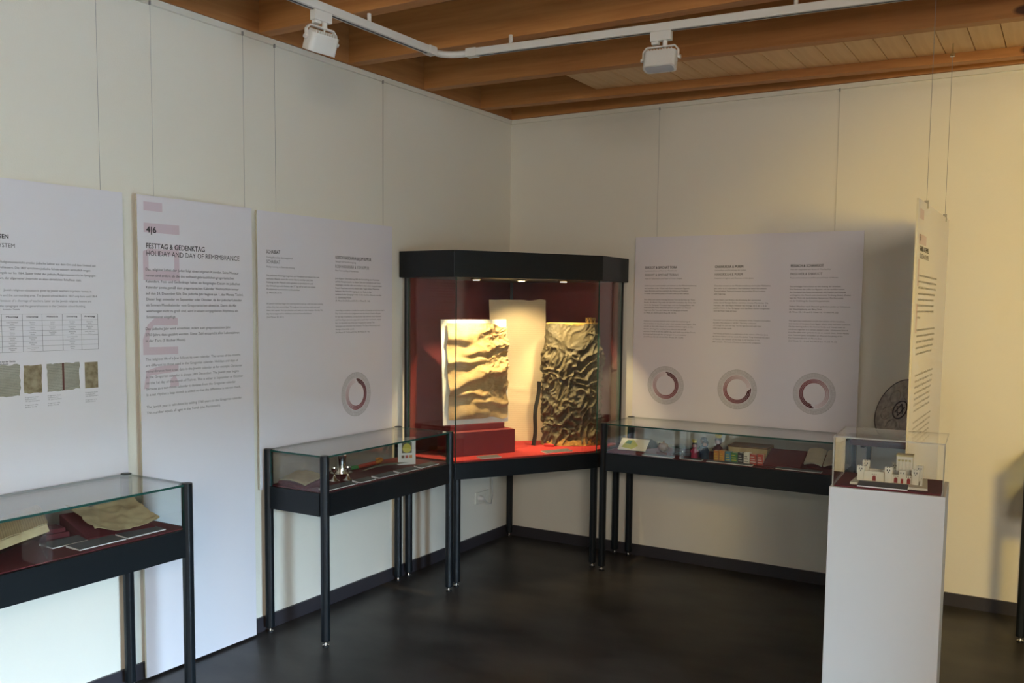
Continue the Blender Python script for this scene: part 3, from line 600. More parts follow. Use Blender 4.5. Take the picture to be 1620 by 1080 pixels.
# mounted parchment: board leaning back on the step, torn sheet in front
mp_ = thing('mounted_parchment', 'torn crinkled parchment sheet on a white mount board, brightly lit', 'parchment', (O.x+nd.x*.01, O.y+nd.y*.01, .7185+.176), ang)
bw = .225; bh = .615
MB().box((-bw, .0, 0), (bw-.01, .006, bh)).build('mount_board', 'board', mp_, rot=(-.06, 0, 0))
def pf(u, v):
    x = -.195+.40*u; z = .03+.565*v
    e = .018*noise.noise(Vector((v*6, 3, 0)))
    x += e*(1 if u > .5 else -.4)*abs(u-.5)*2
    z += .02*noise.noise(Vector((u*5, 8, 1)))*abs(v-.5)*2
    if v > .86: z -= .05*max(0, u-.55)*(v-.86)/.14
    fold = 0
    for k, (fv, wd, hh, slope, u0, u1) in enumerate(((.07, .05, .022, .10, .0, .7), (.17, .022, .018, -.04, .3, 1.2), (.245, .020, .020, -.05, -.2, .8), (.33, .028, .018, .05, -.2, .35), (.43, .040, .034, .20, -.1, 1.1), (.50, .024, .020, -.10, .45, 1.2), (.60, .022, .022, .03, -.2, .75), (.70, .040, .026, .12, .1, 1.2), (.80, .050, .024, -.10, -.2, .55), (.90, .06, .018, .06, .1, 1.2))):
        c = fv+.030*noise.noise(Vector((u*4, k*4, 2)))+slope*(u-.5)
        env = max(0, min(1, (u-u0)*4))*max(0, min(1, (u1-u)*4))
        dv = (v-c)/wd
        fold += hh*env*(math.exp(-dv*dv) if dv < 0 else math.exp(-(dv*.55)**2))*(.75+.5*noise.noise(Vector((u*5, k*7, 5))))
    m_ = max(0, min(1, (u-.42)*3))*max(0, min(1, (v-.12)*5))
    n2 = noise.noise(Vector((u*9+v*3, v*13, 4))); n3 = noise.noise(Vector((u*19, v*26-u*6, 8)))
    crk = m_*((1-abs(n2)*2.2)*.010+(1-abs(n3)*2.2)*.006)
    return (x, -.012-max(0, fold)-max(0, crk)-.004*noise.noise(Vector((u*9, v*9, 0))), z)
MB().grid(pf, 90, 150, .0015).build('sheet', 'parch', mp_, rot=(-.06, 0, 0), smooth=True)
# tall plain parchment in the corner
tp = thing('tall_parchment', 'tall pale parchment roll hanging behind the mounted sheet', 'parchment', (.262, -.315, .7185), math.radians(38))
def tf(u, v):
    wv = .012*noise.noise(Vector((v*3.2, 1 if u > .5 else 6, 0)))
    x = (-.185+.37*u)+wv*abs(u-.5)*2; 
    if u > .5: x -= .012*math.sin(v*PI*1.0)*(u-.5)*2
    z = .91*v+.012*noise.noise(Vector((u*5, 4, 2)))*(v > .5)
    y = .05*v+.012*math.sin(u*PI)*-1+.006*noise.noise(Vector((u*3, v*6, 3)))+(.006*math.exp(-((v-.40+.06*u)/.008)**2)+.006*math.exp(-((v-.29+.03*u)/.006)**2))*-1
    return (x, y, z)
MB().grid(tf, 24, 60, .002).build('sheet', 'parch2', tp, smooth=True)
# torah mantle
ma = thing('torah_mantle', 'dark crinkled cloth scroll mantle with frayed yellow hem', 'mantle', (.615, -.235, .7185), math.radians(40))
def mf(u, v):
    a = 2*PI*u; ca, sa = math.cos(a), math.sin(a)
    px, py = .178*math.copysign(abs(ca)**.75, ca), .095*math.copysign(abs(sa)**.75, sa)
    z = .012+.755*v
    q = Vector((px+.45*z, py*1.3, z*.9-.55*px)); w1 = noise.noise(q*9)*.05
    q2 = Vector((q.x+w1, q.y, q.z+w1*.6))
    n1 = noise.noise(q*6); n2 = noise.noise(q2*17); n3 = noise.noise(Vector((q2.x-q2.z*.5, q2.y, q2.z))*31+Vector((3, 1, 7))); n4 = noise.noise(q2*62)
    rid = (1-min(1, abs(n2)*2.2))**1.6*.020+(1-min(1, abs(n3)*2.2))**1.6*.011+(1-min(1, abs(n4)*2))*.003
    k = .38 if v > .84 else (.38+.62*(.84-v)/.06 if v > .78 else 1)
    band = .010*math.exp(-((v-.70)/.05)**2)*(1+n3)
    bul = 1+.02*math.sin(v*PI)-.04*(v > .9)*(v-.9)*10
    d = n1*.008+rid*k+band-.010
    l = math.hypot(ca/.178, sa/.095); nx, ny = ca/.178/l, sa/.095/l
    return (px*bul+nx*d, py*bul+ny*d, z+.006*n2*k)
MB().grid(mf, 200, 190).build('cloth', 'mantle', ma, smooth=True)
MB().lathe([(.001, 0), (.17, 0), (.176, .012), (.165, .018), (.001, .018)], 40, (0, 0, .752), sy=.52).build('top_disc', 'fringe', ma, smooth=True)
def hf(u, v):
    a = 2*PI*u; n = noise.noise(Vector((math.cos(a)*9, math.sin(a)*9, v*4)))
    r = 1.05+.05*n+.05*(1-v); return (.178*r*math.cos(a), .098*r*math.sin(a), .001+.035*v*(1+.8*n))
MB().grid(hf, 100, 6, .002).build('frayed_hem', 'fringe', ma, smooth=True)
tb_ = MB()
for k in range(14):
    x = .08+random.uniform(0, .07); y = random.uniform(-.05, .05)
    tb_.tube([(x, y, .768), (x+random.uniform(-.01, .01), y, .785), (x+random.uniform(-.02, .02), y+.01, .795+random.uniform(0, .01))], .003, 5)
tb_.build('frayed_threads', 'fringe', ma)['kind'] = 'stuff'
rb = MB().grid(lambda u, v: (-.215-.03*(1-v)-.02*u+.006*math.sin(v*9), -.07+.02*u, .40*v+.003), 3, 16, .003).build('ribbon', 'black', ma, smooth=True)
MB().prism([(-.195, -.105), (-.14, -.13), (-.12, -.05), (-.18, -.03)], .0, .012).build('stand_foot', 'red', ma)
# captions in the corner showcase
def caption(label, loc, rotz, w_, d_, h_=.008, slope=.0):
    o = thing('caption_plate', label, 'caption', loc, rotz)
    mb = MB(); mb.add([(-w_/2, -d_/2, 0), (w_/2, -d_/2, 0), (w_/2, d_/2, 0), (-w_/2, d_/2, 0), (-w_/2, -d_/2, .004), (w_/2, -d_/2, .004), (w_/2, d_/2, h_), (-w_/2, d_/2, h_)], [(3, 2, 1, 0)], 1)
    mb.add(mb.v[:], [(0, 1, 5, 4), (1, 2, 6, 5), (2, 3, 7, 6), (3, 0, 4, 7)], 1); mb.add([mb.v[i] for i in (4, 5, 6, 7)], [(0, 1, 2, 3)], 0)
    mb.build('plate', ['caption', 'capedge'], o)
    tx = MB()
    for j in range(4):
        yy = -d_/2+d_*(.25+.16*j); zz = .004+(h_-.004)*((yy+d_/2)/d_)+.0006
        tx.add([(-w_*.42, yy-.0014, zz), (w_*random.uniform(.1, .4), yy-.0014, zz), (w_*.2, yy+.0014, zz+.0004), (-w_*.42, yy+.0014, zz+.0004)], [(0, 1, 2, 3)])
    tx.build('caption_text', 'ink2', o)
    return o
caption('grey caption plate in front of the dark red plinth', (.475, -.985, .7185), ang, .135, .055, .010)
caption('grey caption plate in front of the crinkled scroll mantle', (.690, -.565, .7185), ang, .19, .062)

# ------------------------------------------------------------------ contents: near table showcase
Z = .7265
def sheet_obj(name, fn, nu, nv, th, mat_, label, cat, loc, rz, part='sheet'):
    o = thing(name, label, cat, loc, rz); MB().grid(fn, nu, nv, th).build(part, mat_, o, smooth=True); return o
bk = thing('old_manuscript', 'large open manuscript on a clear stand, cut off by the picture edge', 'manuscript', (.235, -3.615, Z), math.radians(-26))
def bkf(u, v): return (-.16+.32*u, -.19+.26*v, .055+.075*v+.012*math.sin(u*PI)+.004*noise.noise(Vector((u*6, v*6, 1))))
MB().grid(bkf, 20, 20, .003).build('page', 'script', bk, smooth=True)
MB().grid(lambda u, v: (-.157+.314*u, -.186+.254*v, .050+.075*v+.008*math.sin(u*PI)), 10, 10, .028).build('page_block', 'vellum', bk, smooth=True)
MB().add([(-.13, -.16, .002), (.13, -.16, .002), (.13, .07, .085), (-.13, .07, .085), (-.13, -.16, .005), (.13, -.16, .005), (.13, .07, .088), (-.13, .07, .088)], [(3, 2, 1, 0), (4, 5, 6, 7), (0, 1, 5, 4), (2, 3, 7, 6), (1, 2, 6, 5), (3, 0, 4, 7)]).box((-.13, .066, .0), (.13, .069, .086)).box((-.13, -.2, .0), (.13, -.165, .003)).box((.02, -.2, 0), (.13, -.197, .02)).build('acrylic_stand', 'acry', bk)
wd = thing('support_wedge', 'dark red wedge under the crinkled parchment scrap in the near showcase', 'wedge', (.19, -3.245, Z), math.radians(80))
MB().add([(-.13, -.12, 0), (.13, -.12, 0), (.13, .12, 0), (-.13, .12, 0), (-.13, -.12, .008), (.13, -.12, .008), (.13, .12, .06), (-.13, .12, .06)], [(3, 2, 1, 0), (4, 5, 6, 7), (0, 1, 5, 4), (2, 3, 7, 6), (1, 2, 6, 5), (3, 0, 4, 7)]).build('block', 'maroon', wd, bevel=.002)
def scrapf(u, v):
    e = 1+.10*noise.noise(Vector((u*3, v*3, 7)))+.05*noise.noise(Vector((u*9, v*9, 2)))
    x, y = (-.125+.25*u)*e, (-.125+.25*v)*e
    return (x, y, .024+.21*(v*.24)+.010*noise.noise(Vector((u*4, v*4, 3)))+.022*abs(u-.5)**2*4+.006*noise.noise(Vector((u*9, v*9, 3))))
sheet_obj('parchment_scrap', scrapf, 26, 26, .0016, 'vellum', 'curled yellowed parchment scrap on its wedge in the near showcase', 'parchment', (.205, -3.235, Z), math.radians(80))
wd2 = thing('support_wedge', 'low dark red block between the manuscript and the parchment scrap', 'wedge', (.125, -3.445, Z), math.radians(80))
MB().box((-.05, -.04, 0), (.06, .05, .02)).box((-.03, -.03, .02), (.05, .05, .035)).build('block', 'maroon', wd2, bevel=.002)
caption('grey caption plate at the end of the near showcase beside its corner post', (.345, -3.215, Z), math.radians(90), .165, .075)
caption('grey caption plate in front of the parchment scrap in the near showcase', (.345, -3.40, Z), math.radians(90), .185, .08)
caption('grey caption plate behind the front row, beside the large manuscript', (.245, -3.44, Z), math.radians(90), .18, .08)
# ------------------------------------------------------------------ contents: middle showcase
bm_ = thing('folded_manuscript', 'folded old manuscript on a dark red support beside the silver cups', 'manuscript', (.175, -2.195, Z), math.radians(-8))
MB().add([(-.105, -.055, 0), (.105, -.055, 0), (.105, .055, 0), (-.105, .055, 0), (-.105, -.055, .010), (.105, -.055, .010), (.105, .055, .036), (-.105, .055, .036)], [(3, 2, 1, 0), (4, 5, 6, 7), (0, 1, 5, 4), (2, 3, 7, 6), (1, 2, 6, 5), (3, 0, 4, 7)]).build('support', 'maroon', bm_)
MB().grid(lambda u, v: (-.10+.20*u, -.055+.11*v, .022+.028*v+.010*math.sin(u*PI)+.003*noise.noise(Vector((u*7, v*7, 2)))), 20, 14, .008).build('leaves', 'script', bm_, smooth=True)
cup = thing('silver_beaker', 'tall silver beaker standing on a saucer in the middle showcase', 'cup', (.165, -1.895, Z))
MB().lathe([(.001, .001), (.030, .001), (.048, .006), (.056, .012), (.054, .014), (.03, .008), (.001, .007)], 28).build('saucer', 'silver', cup, smooth=True)
MB().lathe([(.001, .008), (.026, .008), (.026, .012), (.023, .018), (.023, .075), (.026, .098), (.0265, .100), (.0245, .100), (.022, .076), (.021, .022), (.001, .020)], 28).build('beaker', 'silver', cup, smooth=True)
for x, y, lb in ((.252, -2.043, 'small silver goblet with flared foot, nearer the corner post'), (.292, -1.990, 'small silver goblet with flared foot, nearer the caption plates')):
    g = thing('silver_goblet', lb, 'goblet', (x, y, Z), 0, 'small silver goblets')
    MB().lathe([(.001, .0005), (.024, .0005), (.0245, .003), (.014, .009), (.006, .022), (.004, .032)], 24).build('foot', 'silver', g, smooth=True)
    MB().lathe([(.004, .032), (.0065, .036), (.004, .040), (.008, .046), (.015, .053), (.0165, .066), (.0155, .066), (.013, .054), (.001, .049)], 24).build('bowl', 'silver', g, smooth=True)
sh = thing('painted_stick', 'curved wooden stick, green at one end and orange at the tip', 'stick', (.12, -1.62, Z))
MB().tube([(-.012, -.165, .010), (-.005, -.14, .010), (.0, -.10, .010)], [.008, .011, .011], 10).build('green_end', 'green', sh, smooth=True)
MB().tube([(.0, -.10, .010), (.006, -.04, .012), (.012, .03, .014)], [.011, .011, .011], 10).build('red_shaft', 'redp', sh, smooth=True)
MB().tube([(.012, .03, .014), (.014, .07, .018), (.0, .098, .022), (-.022, .105, .022), (-.034, .09, .02)], [.011, .011, .011, .010, .006], 10).build('orange_tip', 'orange', sh, smooth=True)
lf = thing('leaf_bundle', 'long grey-green dried leaf bundle lying beside the painted stick', 'leaves', (.215, -1.65, Z))
for k in range(7):
    a = (k-3)*.004
    MB().grid(lambda u, v, a=a, k=k: (a*(1+2*v)+(-.5+u)*.022*math.sin(PI*min(1, v*.9+.1))+.05*v, -.13+.25*v+.004*k, .006+.0026*k+.010*math.sin(v*PI)), 2, 10, .001).build('leaf', 'leaf', lf, smooth=True)
cd = thing('fruit_card', 'upright white card printed with a yellow fruit in the middle showcase', 'card', (.254, -1.470, Z), math.radians(54))
MB().box((-.049, -.001, 0), (.049, .001, .150)).build('card', 'paper', cd); MB().box((-.049, .001, 0), (.049, .030, .0015)).build('card_foot', 'paper', cd)
MB().box((-.028, -.0016, .064), (.028, -.0011, .122)).build('picture_ground', 'leaf', cd)
MB().add([(.024*math.cos(2*PI*k/20)*(1-.12*math.sin(2*PI*k/20)), -.0020, .091+.026*math.sin(2*PI*k/20)) for k in range(20)], [tuple(range(20))]).build('printed_fruit', 'yellow', cd)
MB().add([(-.004, -.0022, .115), (.018, -.0022, .118), (.022, -.0022, .127), (.004, -.0022, .124)], [(0, 1, 2, 3)]).build('printed_leaf', 'green', cd)
for k, cc in enumerate(('bindb', 'redp', 'orange')): MB().box((-.030+.022*k, -.0016, .036), (-.014+.022*k, -.0011, .052)).build('printed_square', cc, cd)
for i, (y0, y1) in enumerate(((-2.255, -2.03), (-2.02, -1.89), (-1.875, -1.71), (-1.70, -1.535), (-1.525, -1.36))):
    lb = ('grey caption plate nearest the outer corner post in the middle showcase', 'grey caption plate directly in front of the silver goblets', 'grey caption plate in front of the silver beaker and stick', 'grey caption plate in front of the dried leaf bundle', 'grey caption plate in front of the white fruit card')[i]
    caption(lb, (.366, (y0+y1)/2, Z), PI/2, y1-y0-.01, .052, .010)
# ------------------------------------------------------------------ contents: back wall showcase
pc = thing('printed_card', 'pale card with green and yellow print leaning in the back wall showcase', 'card', (1.075, -.300, Z), math.radians(4))
pcb = MB().box((-.088, -.05, 0), (.088, .05, .003)).build('card', 'paper', pc, loc=(0, .0, .034), rot=(.62, 0, 0))
MB().add([(-.07, -.03, .0034), (.0, -.042, .0034), (.03, -.01, .0034), (-.01, .04, .0034), (-.05, .035, .0034)], [(0, 1, 2, 3, 4)]).build('print', 'lime', pcb)
MB().add([(-.055, .005, .0038), (-.02, .0, .0038), (-.015, .03, .0038), (-.045, .035, .0038)], [(0, 1, 2, 3)]).build('print', 'green', pcb)
MB().box((-.06, .035, 0), (.06, .042, .055)).build('prop', 'maroon', pc)
cap = thing('dark_cap', 'low dark rounded cap behind the printed card in the back wall showcase', 'cap', (1.085, -.13, Z))
MB().lathe([(.07, .0), (.068, .018), (.058, .034), (.036, .046), (.001, .050)], 24).build('dome', 'black', cap, smooth=True); MB().box((.075, -.01, .034), (.115, .01, .037)).build('pale_strip', 'paper', cap); MB().box((.085, -.006, 0), (.105, .006, .034)).build('strip_foot', 'black', cap)
dr = thing('spinning_top', 'brown wooden spinning top on a dark block in the back wall showcase', 'toy', (1.272, -.31, Z))
MB().box((-.035, -.025, 0), (.035, .025, .012)).build('stand', 'maroon', dr)
MB().lathe([(.001, .012), (.012, .014), (.026, .028), (.030, .042), (.025, .056), (.012, .063), (.004, .066), (.004, .078), (.001, .079)], 20).build('body', 'brownc', dr, smooth=True)
ab = thing('acrylic_block', 'small clear acrylic box beside the spinning top', 'box', (1.385, -.27, Z))
for a, b2 in (((-.06, -.05, .0), (.06, .05, .003)), ((-.06, -.05, .003), (-.057, .05, .05)), ((.057, -.05, .003), (.06, .05, .05)), ((-.057, -.05, .003), (.057, -.047, .05)), ((-.057, .047, .003), (.057, .05, .05)), ((-.06, -.05, .05), (.06, .05, .053))): MB().box(a, b2).build('wall', 'acry', ab)
MB().lathe([(.001, 0), (.006, .0), (.009, .008), (.006, .018), (.001, .02)], 14, (-.01, 0, .003)).build('silver_bead', 'silver', ab, smooth=True)
def puppet(x, y, h, body, crown, lb):
    o = thing('finger_puppet', lb, 'puppet', (x, y, Z), math.radians(8), 'finger puppets')
    k = h/.10
    MB().lathe([(.001, 0), (.022*k, .0), (.021*k, .02*k), (.018*k, .045*k), (.013*k, .060*k), (.008*k, .064*k), (.015*k, .072*k), (.0165*k, .082*k), (.013*k, .094*k), (.006*k, .099*k), (.001, .1*k)], 18, mi=0).build('body', [body], o, smooth=True)
    MB().lathe([(.001, .0), (.010*k, .002*k), (.0125*k, .010*k), (.010*k, .019*k), (.001, .022*k)], 14, (0, -.0075*k, .070*k)).build('face', 'skin', o, smooth=True)
    MB().lathe([(.0165*k, .0), (.018*k, .010*k), (.014*k, .022*k), (.001, .026*k)], 16, (0, .003*k, .079*k)).build('hair', 'hair', o, smooth=True)
    for s_ in (-1, 1):
        MB().tube([(s_*.014*k, 0, .052*k), (s_*.021*k, -.008*k, .042*k), (s_*.016*k, -.018*k, .036*k)], [.006*k, .006*k, .004*k], 8).build('arm', body, o, smooth=True)
    if crown:
        cr = MB(); n = 10
        for j in range(n):
            a, a2 = 2*PI*j/n, 2*PI*(j+1)/n; r = .014*k; am = (a+a2)/2
            cr.add([(r*math.cos(a), r*math.sin(a), .100*k), (r*math.cos(a2), r*math.sin(a2), .100*k), (r*1.15*math.cos(a2), r*1.15*math.sin(a2), .110*k), (r*1.3*math.cos(am), r*1.3*math.sin(am), .124*k), (r*1.15*math.cos(a), r*1.15*math.sin(a), .110*k)], [(0, 1, 2, 3, 4), (4, 3, 2, 1, 0)])
        cr.build('crown', 'yellow', o)
puppet(1.475, -.345, .088, 'pinkc', True, 'finger puppet in a pink robe with a yellow crown')
puppet(1.508, -.285, .112, 'navy', False, 'dark-haired finger puppet behind the pink-robed one')
puppet(1.540, -.350, .104, 'navy', False, 'finger puppet in a navy robe at the front, without a crown')
puppet(1.592, -.275, .118, 'plum', True, 'tallest finger puppet, in a plum robe with a yellow crown')
# miniature books
x = 1.602
for wd_, cc, lb in ((.032, 'orange', 'first miniature book of the row, orange, beside the finger puppets'), (.034, 'orange', 'second miniature book, orange with gilt lines'), (.034, 'blue', 'miniature book with a blue cover'), (.040, 'green', 'miniature book with a green cover'), (.034, 'hair', 'miniature book with a black cover'), (.034, 'paper', 'miniature book with a white cover'), (.040, 'redp', 'miniature book with a dark red cover, next to the white one'), (.036, 'redp', 'last miniature book of the row, bright red, before the red folder')):
    o = thing('miniature_book', lb, 'book', (x+wd_/2, -.365, Z), random.uniform(-.06, .06), 'miniature books')
    h = random.uniform(.056, .064)
    MB().box((-wd_/2+.001, -.018, 0), (wd_/2-.001, -.016, h)).box((-wd_/2+.001, .016, 0), (wd_/2-.001, .018, h)).box((-wd_/2+.001, -.018, 0), (-wd_/2+.003, .018, h)).build('cover', cc, o)
    MB().box((-wd_/2+.003, -.0155, .002), (wd_/2-.003, .0155, h-.002)).build('pages', 'paper', o)
    for j in range(3): MB().box((-wd_/2+.005, -.0186, .012+.014*j), (wd_/2-.006-.004*j, -.0179, .016+.014*j)).build('title_line', 'yellow' if cc in ('green', 'blue', 'orange') else ('ink' if cc == 'paper' else 'paper'), o)
    x += wd_
ob = thing('brown_book', 'thick brown leather book lying behind the miniature books', 'book', (1.76, -.20, Z), math.radians(2))
MB().box((-.115, -.075, 0), (.115, .075, .008)).box((-.115, -.075, .072), (.115, .075, .082)).box((-.115, .068, .008), (.115, .075, .072)).build('binding', 'bindb', ob, bevel=.003)
MB().box((-.110, -.070, .008), (.110, .067, .072)).build('page_block', 'vellum', ob)
fo = thing('red_folder', 'dark red book lying on a slope between brown book and open book', 'book', (1.985, -.30, Z), math.radians(3))
MB().add([(-.10, -.10, 0), (.10, -.10, 0), (.10, .10, 0), (-.10, .10, 0), (-.10, -.10, .012), (.10, -.10, .012), (.10, .10, .075), (-.10, .10, .075)], [(3, 2, 1, 0), (4, 5, 6, 7), (0, 1, 5, 4), (2, 3, 7, 6), (1, 2, 6, 5), (3, 0, 4, 7)]).build('cover', 'maroon', fo, bevel=.003)
op = thing('open_book', 'open printed book propped up beside the dark red one', 'book', (2.185, -.235, Z), math.radians(2))
for s_, nm in ((-1, 'page'), (1, 'page')):
    MB().grid(lambda u, v, s_=s_: (s_*(.002+.098*u), -.075+.15*v*.92, .020+.062*v+.016*math.sin(u*PI*.9)*(1-.3*u)), 12, 8, .010 if s_ > 0 else -.010).build(nm, 'page', op, smooth=True)
MB().add([(-.09, -.07, 0), (.09, -.07, 0), (.09, .06, 0), (-.09, .06, 0), (-.09, -.07, .004), (.09, -.07, .004), (.09, .06, .060), (-.09, .06, .060)], [(3, 2, 1, 0), (4, 5, 6, 7), (0, 1, 5, 4), (2, 3, 7, 6), (1, 2, 6, 5), (3, 0, 4, 7)]).build('support', 'maroon', op)
for x0, x1, lb in ((1.19, 1.38, 'caption plate in front of the spinning top'), (1.425, 1.55, 'caption plate in front of the finger puppets'), (1.58, 1.84, 'caption plate in front of the row of miniature books'), (1.97, 2.21, 'caption plate in front of the dark red book and open book')):
    caption('grey '+lb, ((x0+x1)/2, -.425, Z), 0, x1-x0, .034, .008)

# ------------------------------------------------------------------ pedestal with temple model
PZ = 1.0
pd = thing('pedestal', 'tall white rectangular pedestal in the foreground', 'pedestal', (2.800, -2.073, 0), math.radians(4))
MB().box((-.178, -.150, 0), (.178, .150, PZ)).build('body', 'ped', pd, bevel=.002)
MB().box((-.164, -.137, PZ), (.164, .137, PZ+.0055)).build('top_cloth', 'maroon', pd)
ac = thing('acrylic_cover', 'clear acrylic box standing on the white pedestal', 'cover', (2.800, -2.073, PZ+.0005), math.radians(4))
hx, hy, hz, th = .171, .1435, .166, .004
for a, b2, ax in (((-hx, -hy, 0), (hx, -hy+th, hz), 1), ((-hx, hy-th, 0), (hx, hy, hz), 1), ((-hx, -hy+th, 0), (-hx+th, hy-th, hz), 0), ((hx-th, -hy+th, 0), (hx, hy-th, hz), 0), ((-hx, -hy, hz), (hx, hy, hz+th), 2)):
    mis = [1]*6
    for q in ((0, 1), (2, 3), (4, 5))[{2: 0, 1: 1, 0: 2}[ax]]: mis[q] = 0
    MB().box(a, b2, mis=mis).build('acrylic_sheet', ['acry', 'aedge'], ac)
tm = thing('temple_model', 'cream cardboard temple model with towers and red doors under acrylic', 'model', (2.798, -2.08, PZ+.0065), math.radians(4))
bs = MB().add([(-.115, -.10, 0), (.125, -.10, 0), (.115, .085, 0), (-.105, .085, 0), (-.115, -.10, .008), (.125, -.10, .008), (.115, .085, .008), (-.105, .085, .008)], [(3, 2, 1, 0), (4, 5, 6, 7), (0, 1, 5, 4), (2, 3, 7, 6), (1, 2, 6, 5), (3, 0, 4, 7)]).build('base', 'cream', tm)
b0 = .008
def twr(x, y, h, s=.0105, eyes=True):
    o = MB().box((x-s, y-s, b0), (x+s, y+s, h)).box((x-s-.0012, y-s-.0012, h-.018), (x+s+.0012, y+s+.0012, h)).build('tower', 'cream', tm)
    for k in (-1, 1): MB().box((x+k*.004-.0014, y-s-.0018, h-.011), (x+k*.004+.0014, y-s-.0011, h-.005)).build('window_slit', 'dark', o)
    MB().box((x-.0012, y-s-.0018, h-.017), (x+.0012, y-s-.0011, h-.012)).build('window_slit', 'dark', o)
    for k in (-1, 0, 1): MB().box((x+k*.008-.0028, y-s-.0012, h), (x+k*.008+.0028, y-s+.003, h+.0035)).build('merlon', 'cream', o)
fy = -.038
twr(-.088, fy, .056); twr(-.080, .045, .062); twr(.000, fy-.002, .058); twr(.012, .055, .060, .007); twr(.084, fy, .056); twr(.092, .045, .058)
def wallp(x0, x1, y, h, doors):
    o = MB().box((x0, y-.003, b0), (x1, y+.003, h)).build('front_wall', 'cream', tm)
    for dx_ in doors:
        MB().box((dx_-.0055, y-.0038, b0), (dx_+.0055, y-.0029, b0+.013)).lathe([(.0001, 0), (.0055, 0), (.0055, .0009), (.0001, .0009)], 12, (dx_, y-.0029, b0+.013), axis='y').build('gate', 'door', o)
        for k in (-1, 0, 1): MB().box((dx_+k*.006-.001, y-.0038, b0+.021), (dx_+k*.006+.001, y-.0029, b0+.024)).build('window_slit', 'dark', o)
wallp(-.078, -.010, fy, .040, (-.045,)); wallp(.010, .075, fy, .036, (.023, .063))
g0 = MB().box((.033, fy-.007, b0), (.053, fy+.003, .052)).build('gatehouse', 'cream', tm)
MB().box((.039, fy-.0078, b0), (.047, fy-.0069, b0+.016)).build('gate', 'door', g0)
for k in (-1, 1): MB().box((.043+k*.0045-.0014, fy-.0078, .041), (.043+k*.0045+.0014, fy-.0069, .046)).build('window_slit', 'dark', g0)
for a, b2 in (((-.088, fy, b0), (-.083, .045, .036)), ((-.08, .042, b0), (.09, .048, .036)), ((.084, fy, b0), (.090, .045, .036))): MB().box(a, b2).build('court_wall', 'cream', tm)
MB().box((-.07, -.02, b0), (-.015, .035, .014)).build('court_floor', 'brownc', tm)
tpz = MB().box((.020, .005, b0), (.070, .050, .092)).build('temple', 'cream', tm)
MB().box((.018, .003, .092), (.072, .052, .097)).build('cornice', 'gold', tpz)
for k in range(4):
    xx = .0285+k*.011
    MB().cyl((xx, .003), .0022, b0, .076, 8).build('column', 'cream', tpz); MB().box((xx-.0035, -.0002, .076), (xx+.0035, .0045, .081)).build('capital', 'gold', tpz)
MB().box((.025, .0035, .04), (.064, .0048, .078)).build('porch_recess', 'cream', tpz)
MB().add([(.098, -.06, b0), (.106, -.06, b0), (.106, -.02, b0), (.098, -.02, b0), (.101, -.045, .030), (.105, -.045, .030), (.105, -.035, .030), (.101, -.035, .030)], [(3, 2, 1, 0), (4, 5, 6, 7), (0, 1, 5, 4), (2, 3, 7, 6), (1, 2, 6, 5), (3, 0, 4, 7)]).build('ramp', 'cream', tm)
caption('dark caption plate in front of the temple model', (2.794, -2.185, PZ+.0065), math.radians(4), .155, .052, .012)

# ------------------------------------------------------------------ shelf with seder plate behind the pedestal
shf = thing('wall_shelf', 'dark red wall shelf behind the acrylic box, next to the long showcase', 'shelf', (2.52, 0, .868))
MB().box((-.200, -.28, 0), (.19, 0, .028)).build('board', 'maroon', shf, bevel=.002)
for x in (-.15, .12): MB().box((x-.01, -.2, -.02), (x+.01, 0, 0)).box((x-.01, -.02, -.14), (x+.01, 0, -.02)).build('bracket', 'frame', shf)
n_ = Vector((-.6215, -.6837, .3825)).normalized(); rz_ = math.atan2(n_.x, -n_.y)*1.0
sp = thing('seder_plate', 'round pewter plate with six hollows leaning on the dark red shelf', 'plate', (2.545, -.155, .8965))
rp_ = .172
zc = rp_*math.sqrt(1-n_.z**2)+.004
rotq = n_.to_track_quat('Z', 'Y').to_euler()
ctr = (0, 0, zc)
MB().lathe([(.001, -.006), (.12, -.006), (.168, .004), (.172, .008), (.170, .011), (.152, .006), (.146, .002), (.001, .001)], 64).build('dish', 'pewter', sp, loc=ctr, rot=rotq, smooth=True)
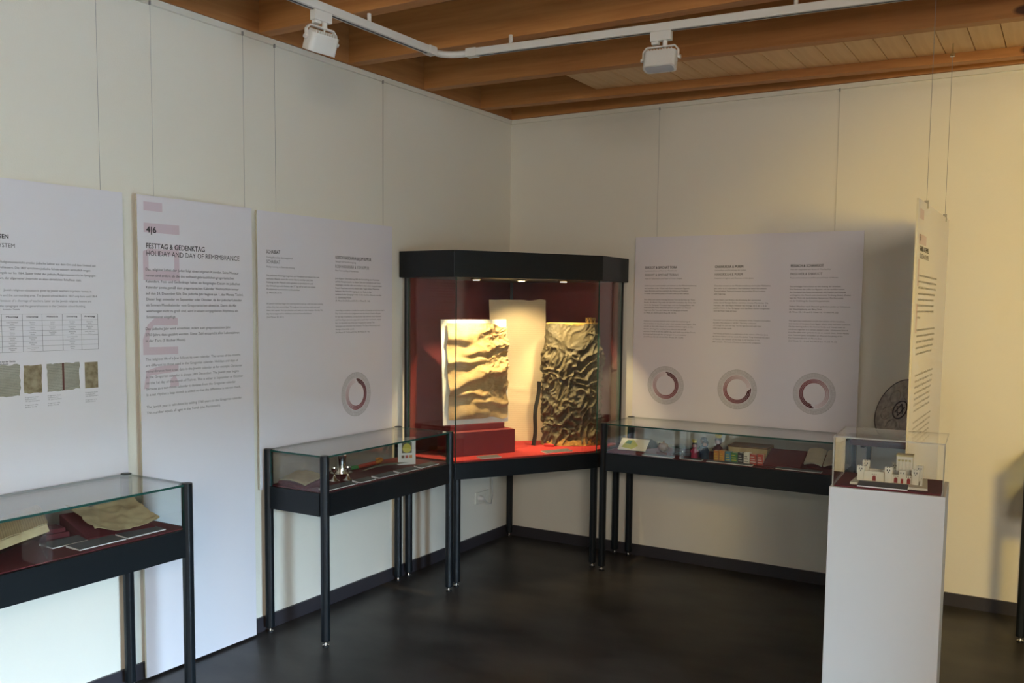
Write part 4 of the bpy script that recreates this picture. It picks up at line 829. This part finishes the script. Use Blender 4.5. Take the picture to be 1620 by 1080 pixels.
MB().lathe([(.167, .0108), (.1715, .0095), (.1725, .012), (.168, .0135), (.167, .0108)], 64, cap=False).build('rim', 'rimdark', sp, loc=ctr, rot=rotq, smooth=True)
for k in range(6):
    a = 2*PI*k/6+.3; cx, cy = .098*math.cos(a), .098*math.sin(a)
    MB().lathe([(.034, .001), (.037, .005), (.041, .001)], 26, (cx, cy, .001), cap=False).build('hollow_ring', 'pewter', sp, loc=ctr, rot=rotq, smooth=True)
MB().lathe([(.046, .001), (.049, .006), (.053, .001)], 32, (0, 0, .001), cap=False).build('emblem_ring', 'rimdark', sp, loc=ctr, rot=rotq, smooth=True)
em = MB()
for k in range(2):
    a0 = PI/2+k*PI
    P = [(.034*math.cos(a0+j*2*PI/3), .034*math.sin(a0+j*2*PI/3), .004) for j in range(3)]
    em.tube(P+[P[0]], .0022, 5)
em.build('emblem_star', 'rimdark', sp, loc=ctr, rot=rotq)
st = MB()
back = -n_; foot = Vector((back.x, back.y, 0)).normalized()
for s_ in (-1, 1):
    side = Vector((-foot.y, foot.x, 0))*s_*.05
    st.tube([Vector((0, 0, .006))+side-foot*.0, Vector((0, 0, .006))+side+foot*.10, side+foot*.085+Vector((0, 0, .12))], .004, 6)
st.build('plate_stand', 'rimdark', sp)

# ------------------------------------------------------------------ wall socket under the corner showcase
so = thing('wall_socket', 'double cream wall socket with plug and cable below the corner showcase', 'socket', (.0005, -.335, .32), PI/2)
MB().box((-.080, -.010, -.040), (.080, 0, .040)).build('socket_plate', 'socket', so, bevel=.004)
for x in (-.04, .04): MB().lathe([(.001, .0), (.021, .0), (.021, .002), (.019, .002), (.001, .0008)], 20, (x, -.010, 0), axis='y').build('socket_insert', 'socket', so, smooth=True)
pg = MB().lathe([(.001, .0), (.019, 0), (.017, .022), (.008, .036), (.001, .037)], 16, (-.04, -.0125, 0), axis='y').build('plug', 'white', so, smooth=True)
MB().tube([(-.04, -.048, 0), (-.02, -.062, -.03), (.04, -.055, -.045), (.085, -.035, .0), (.085, -.03, .12), (.06, -.03, .22), (.05, -.03, .30)], .004, 6).build('cable', 'cable', so, smooth=True)
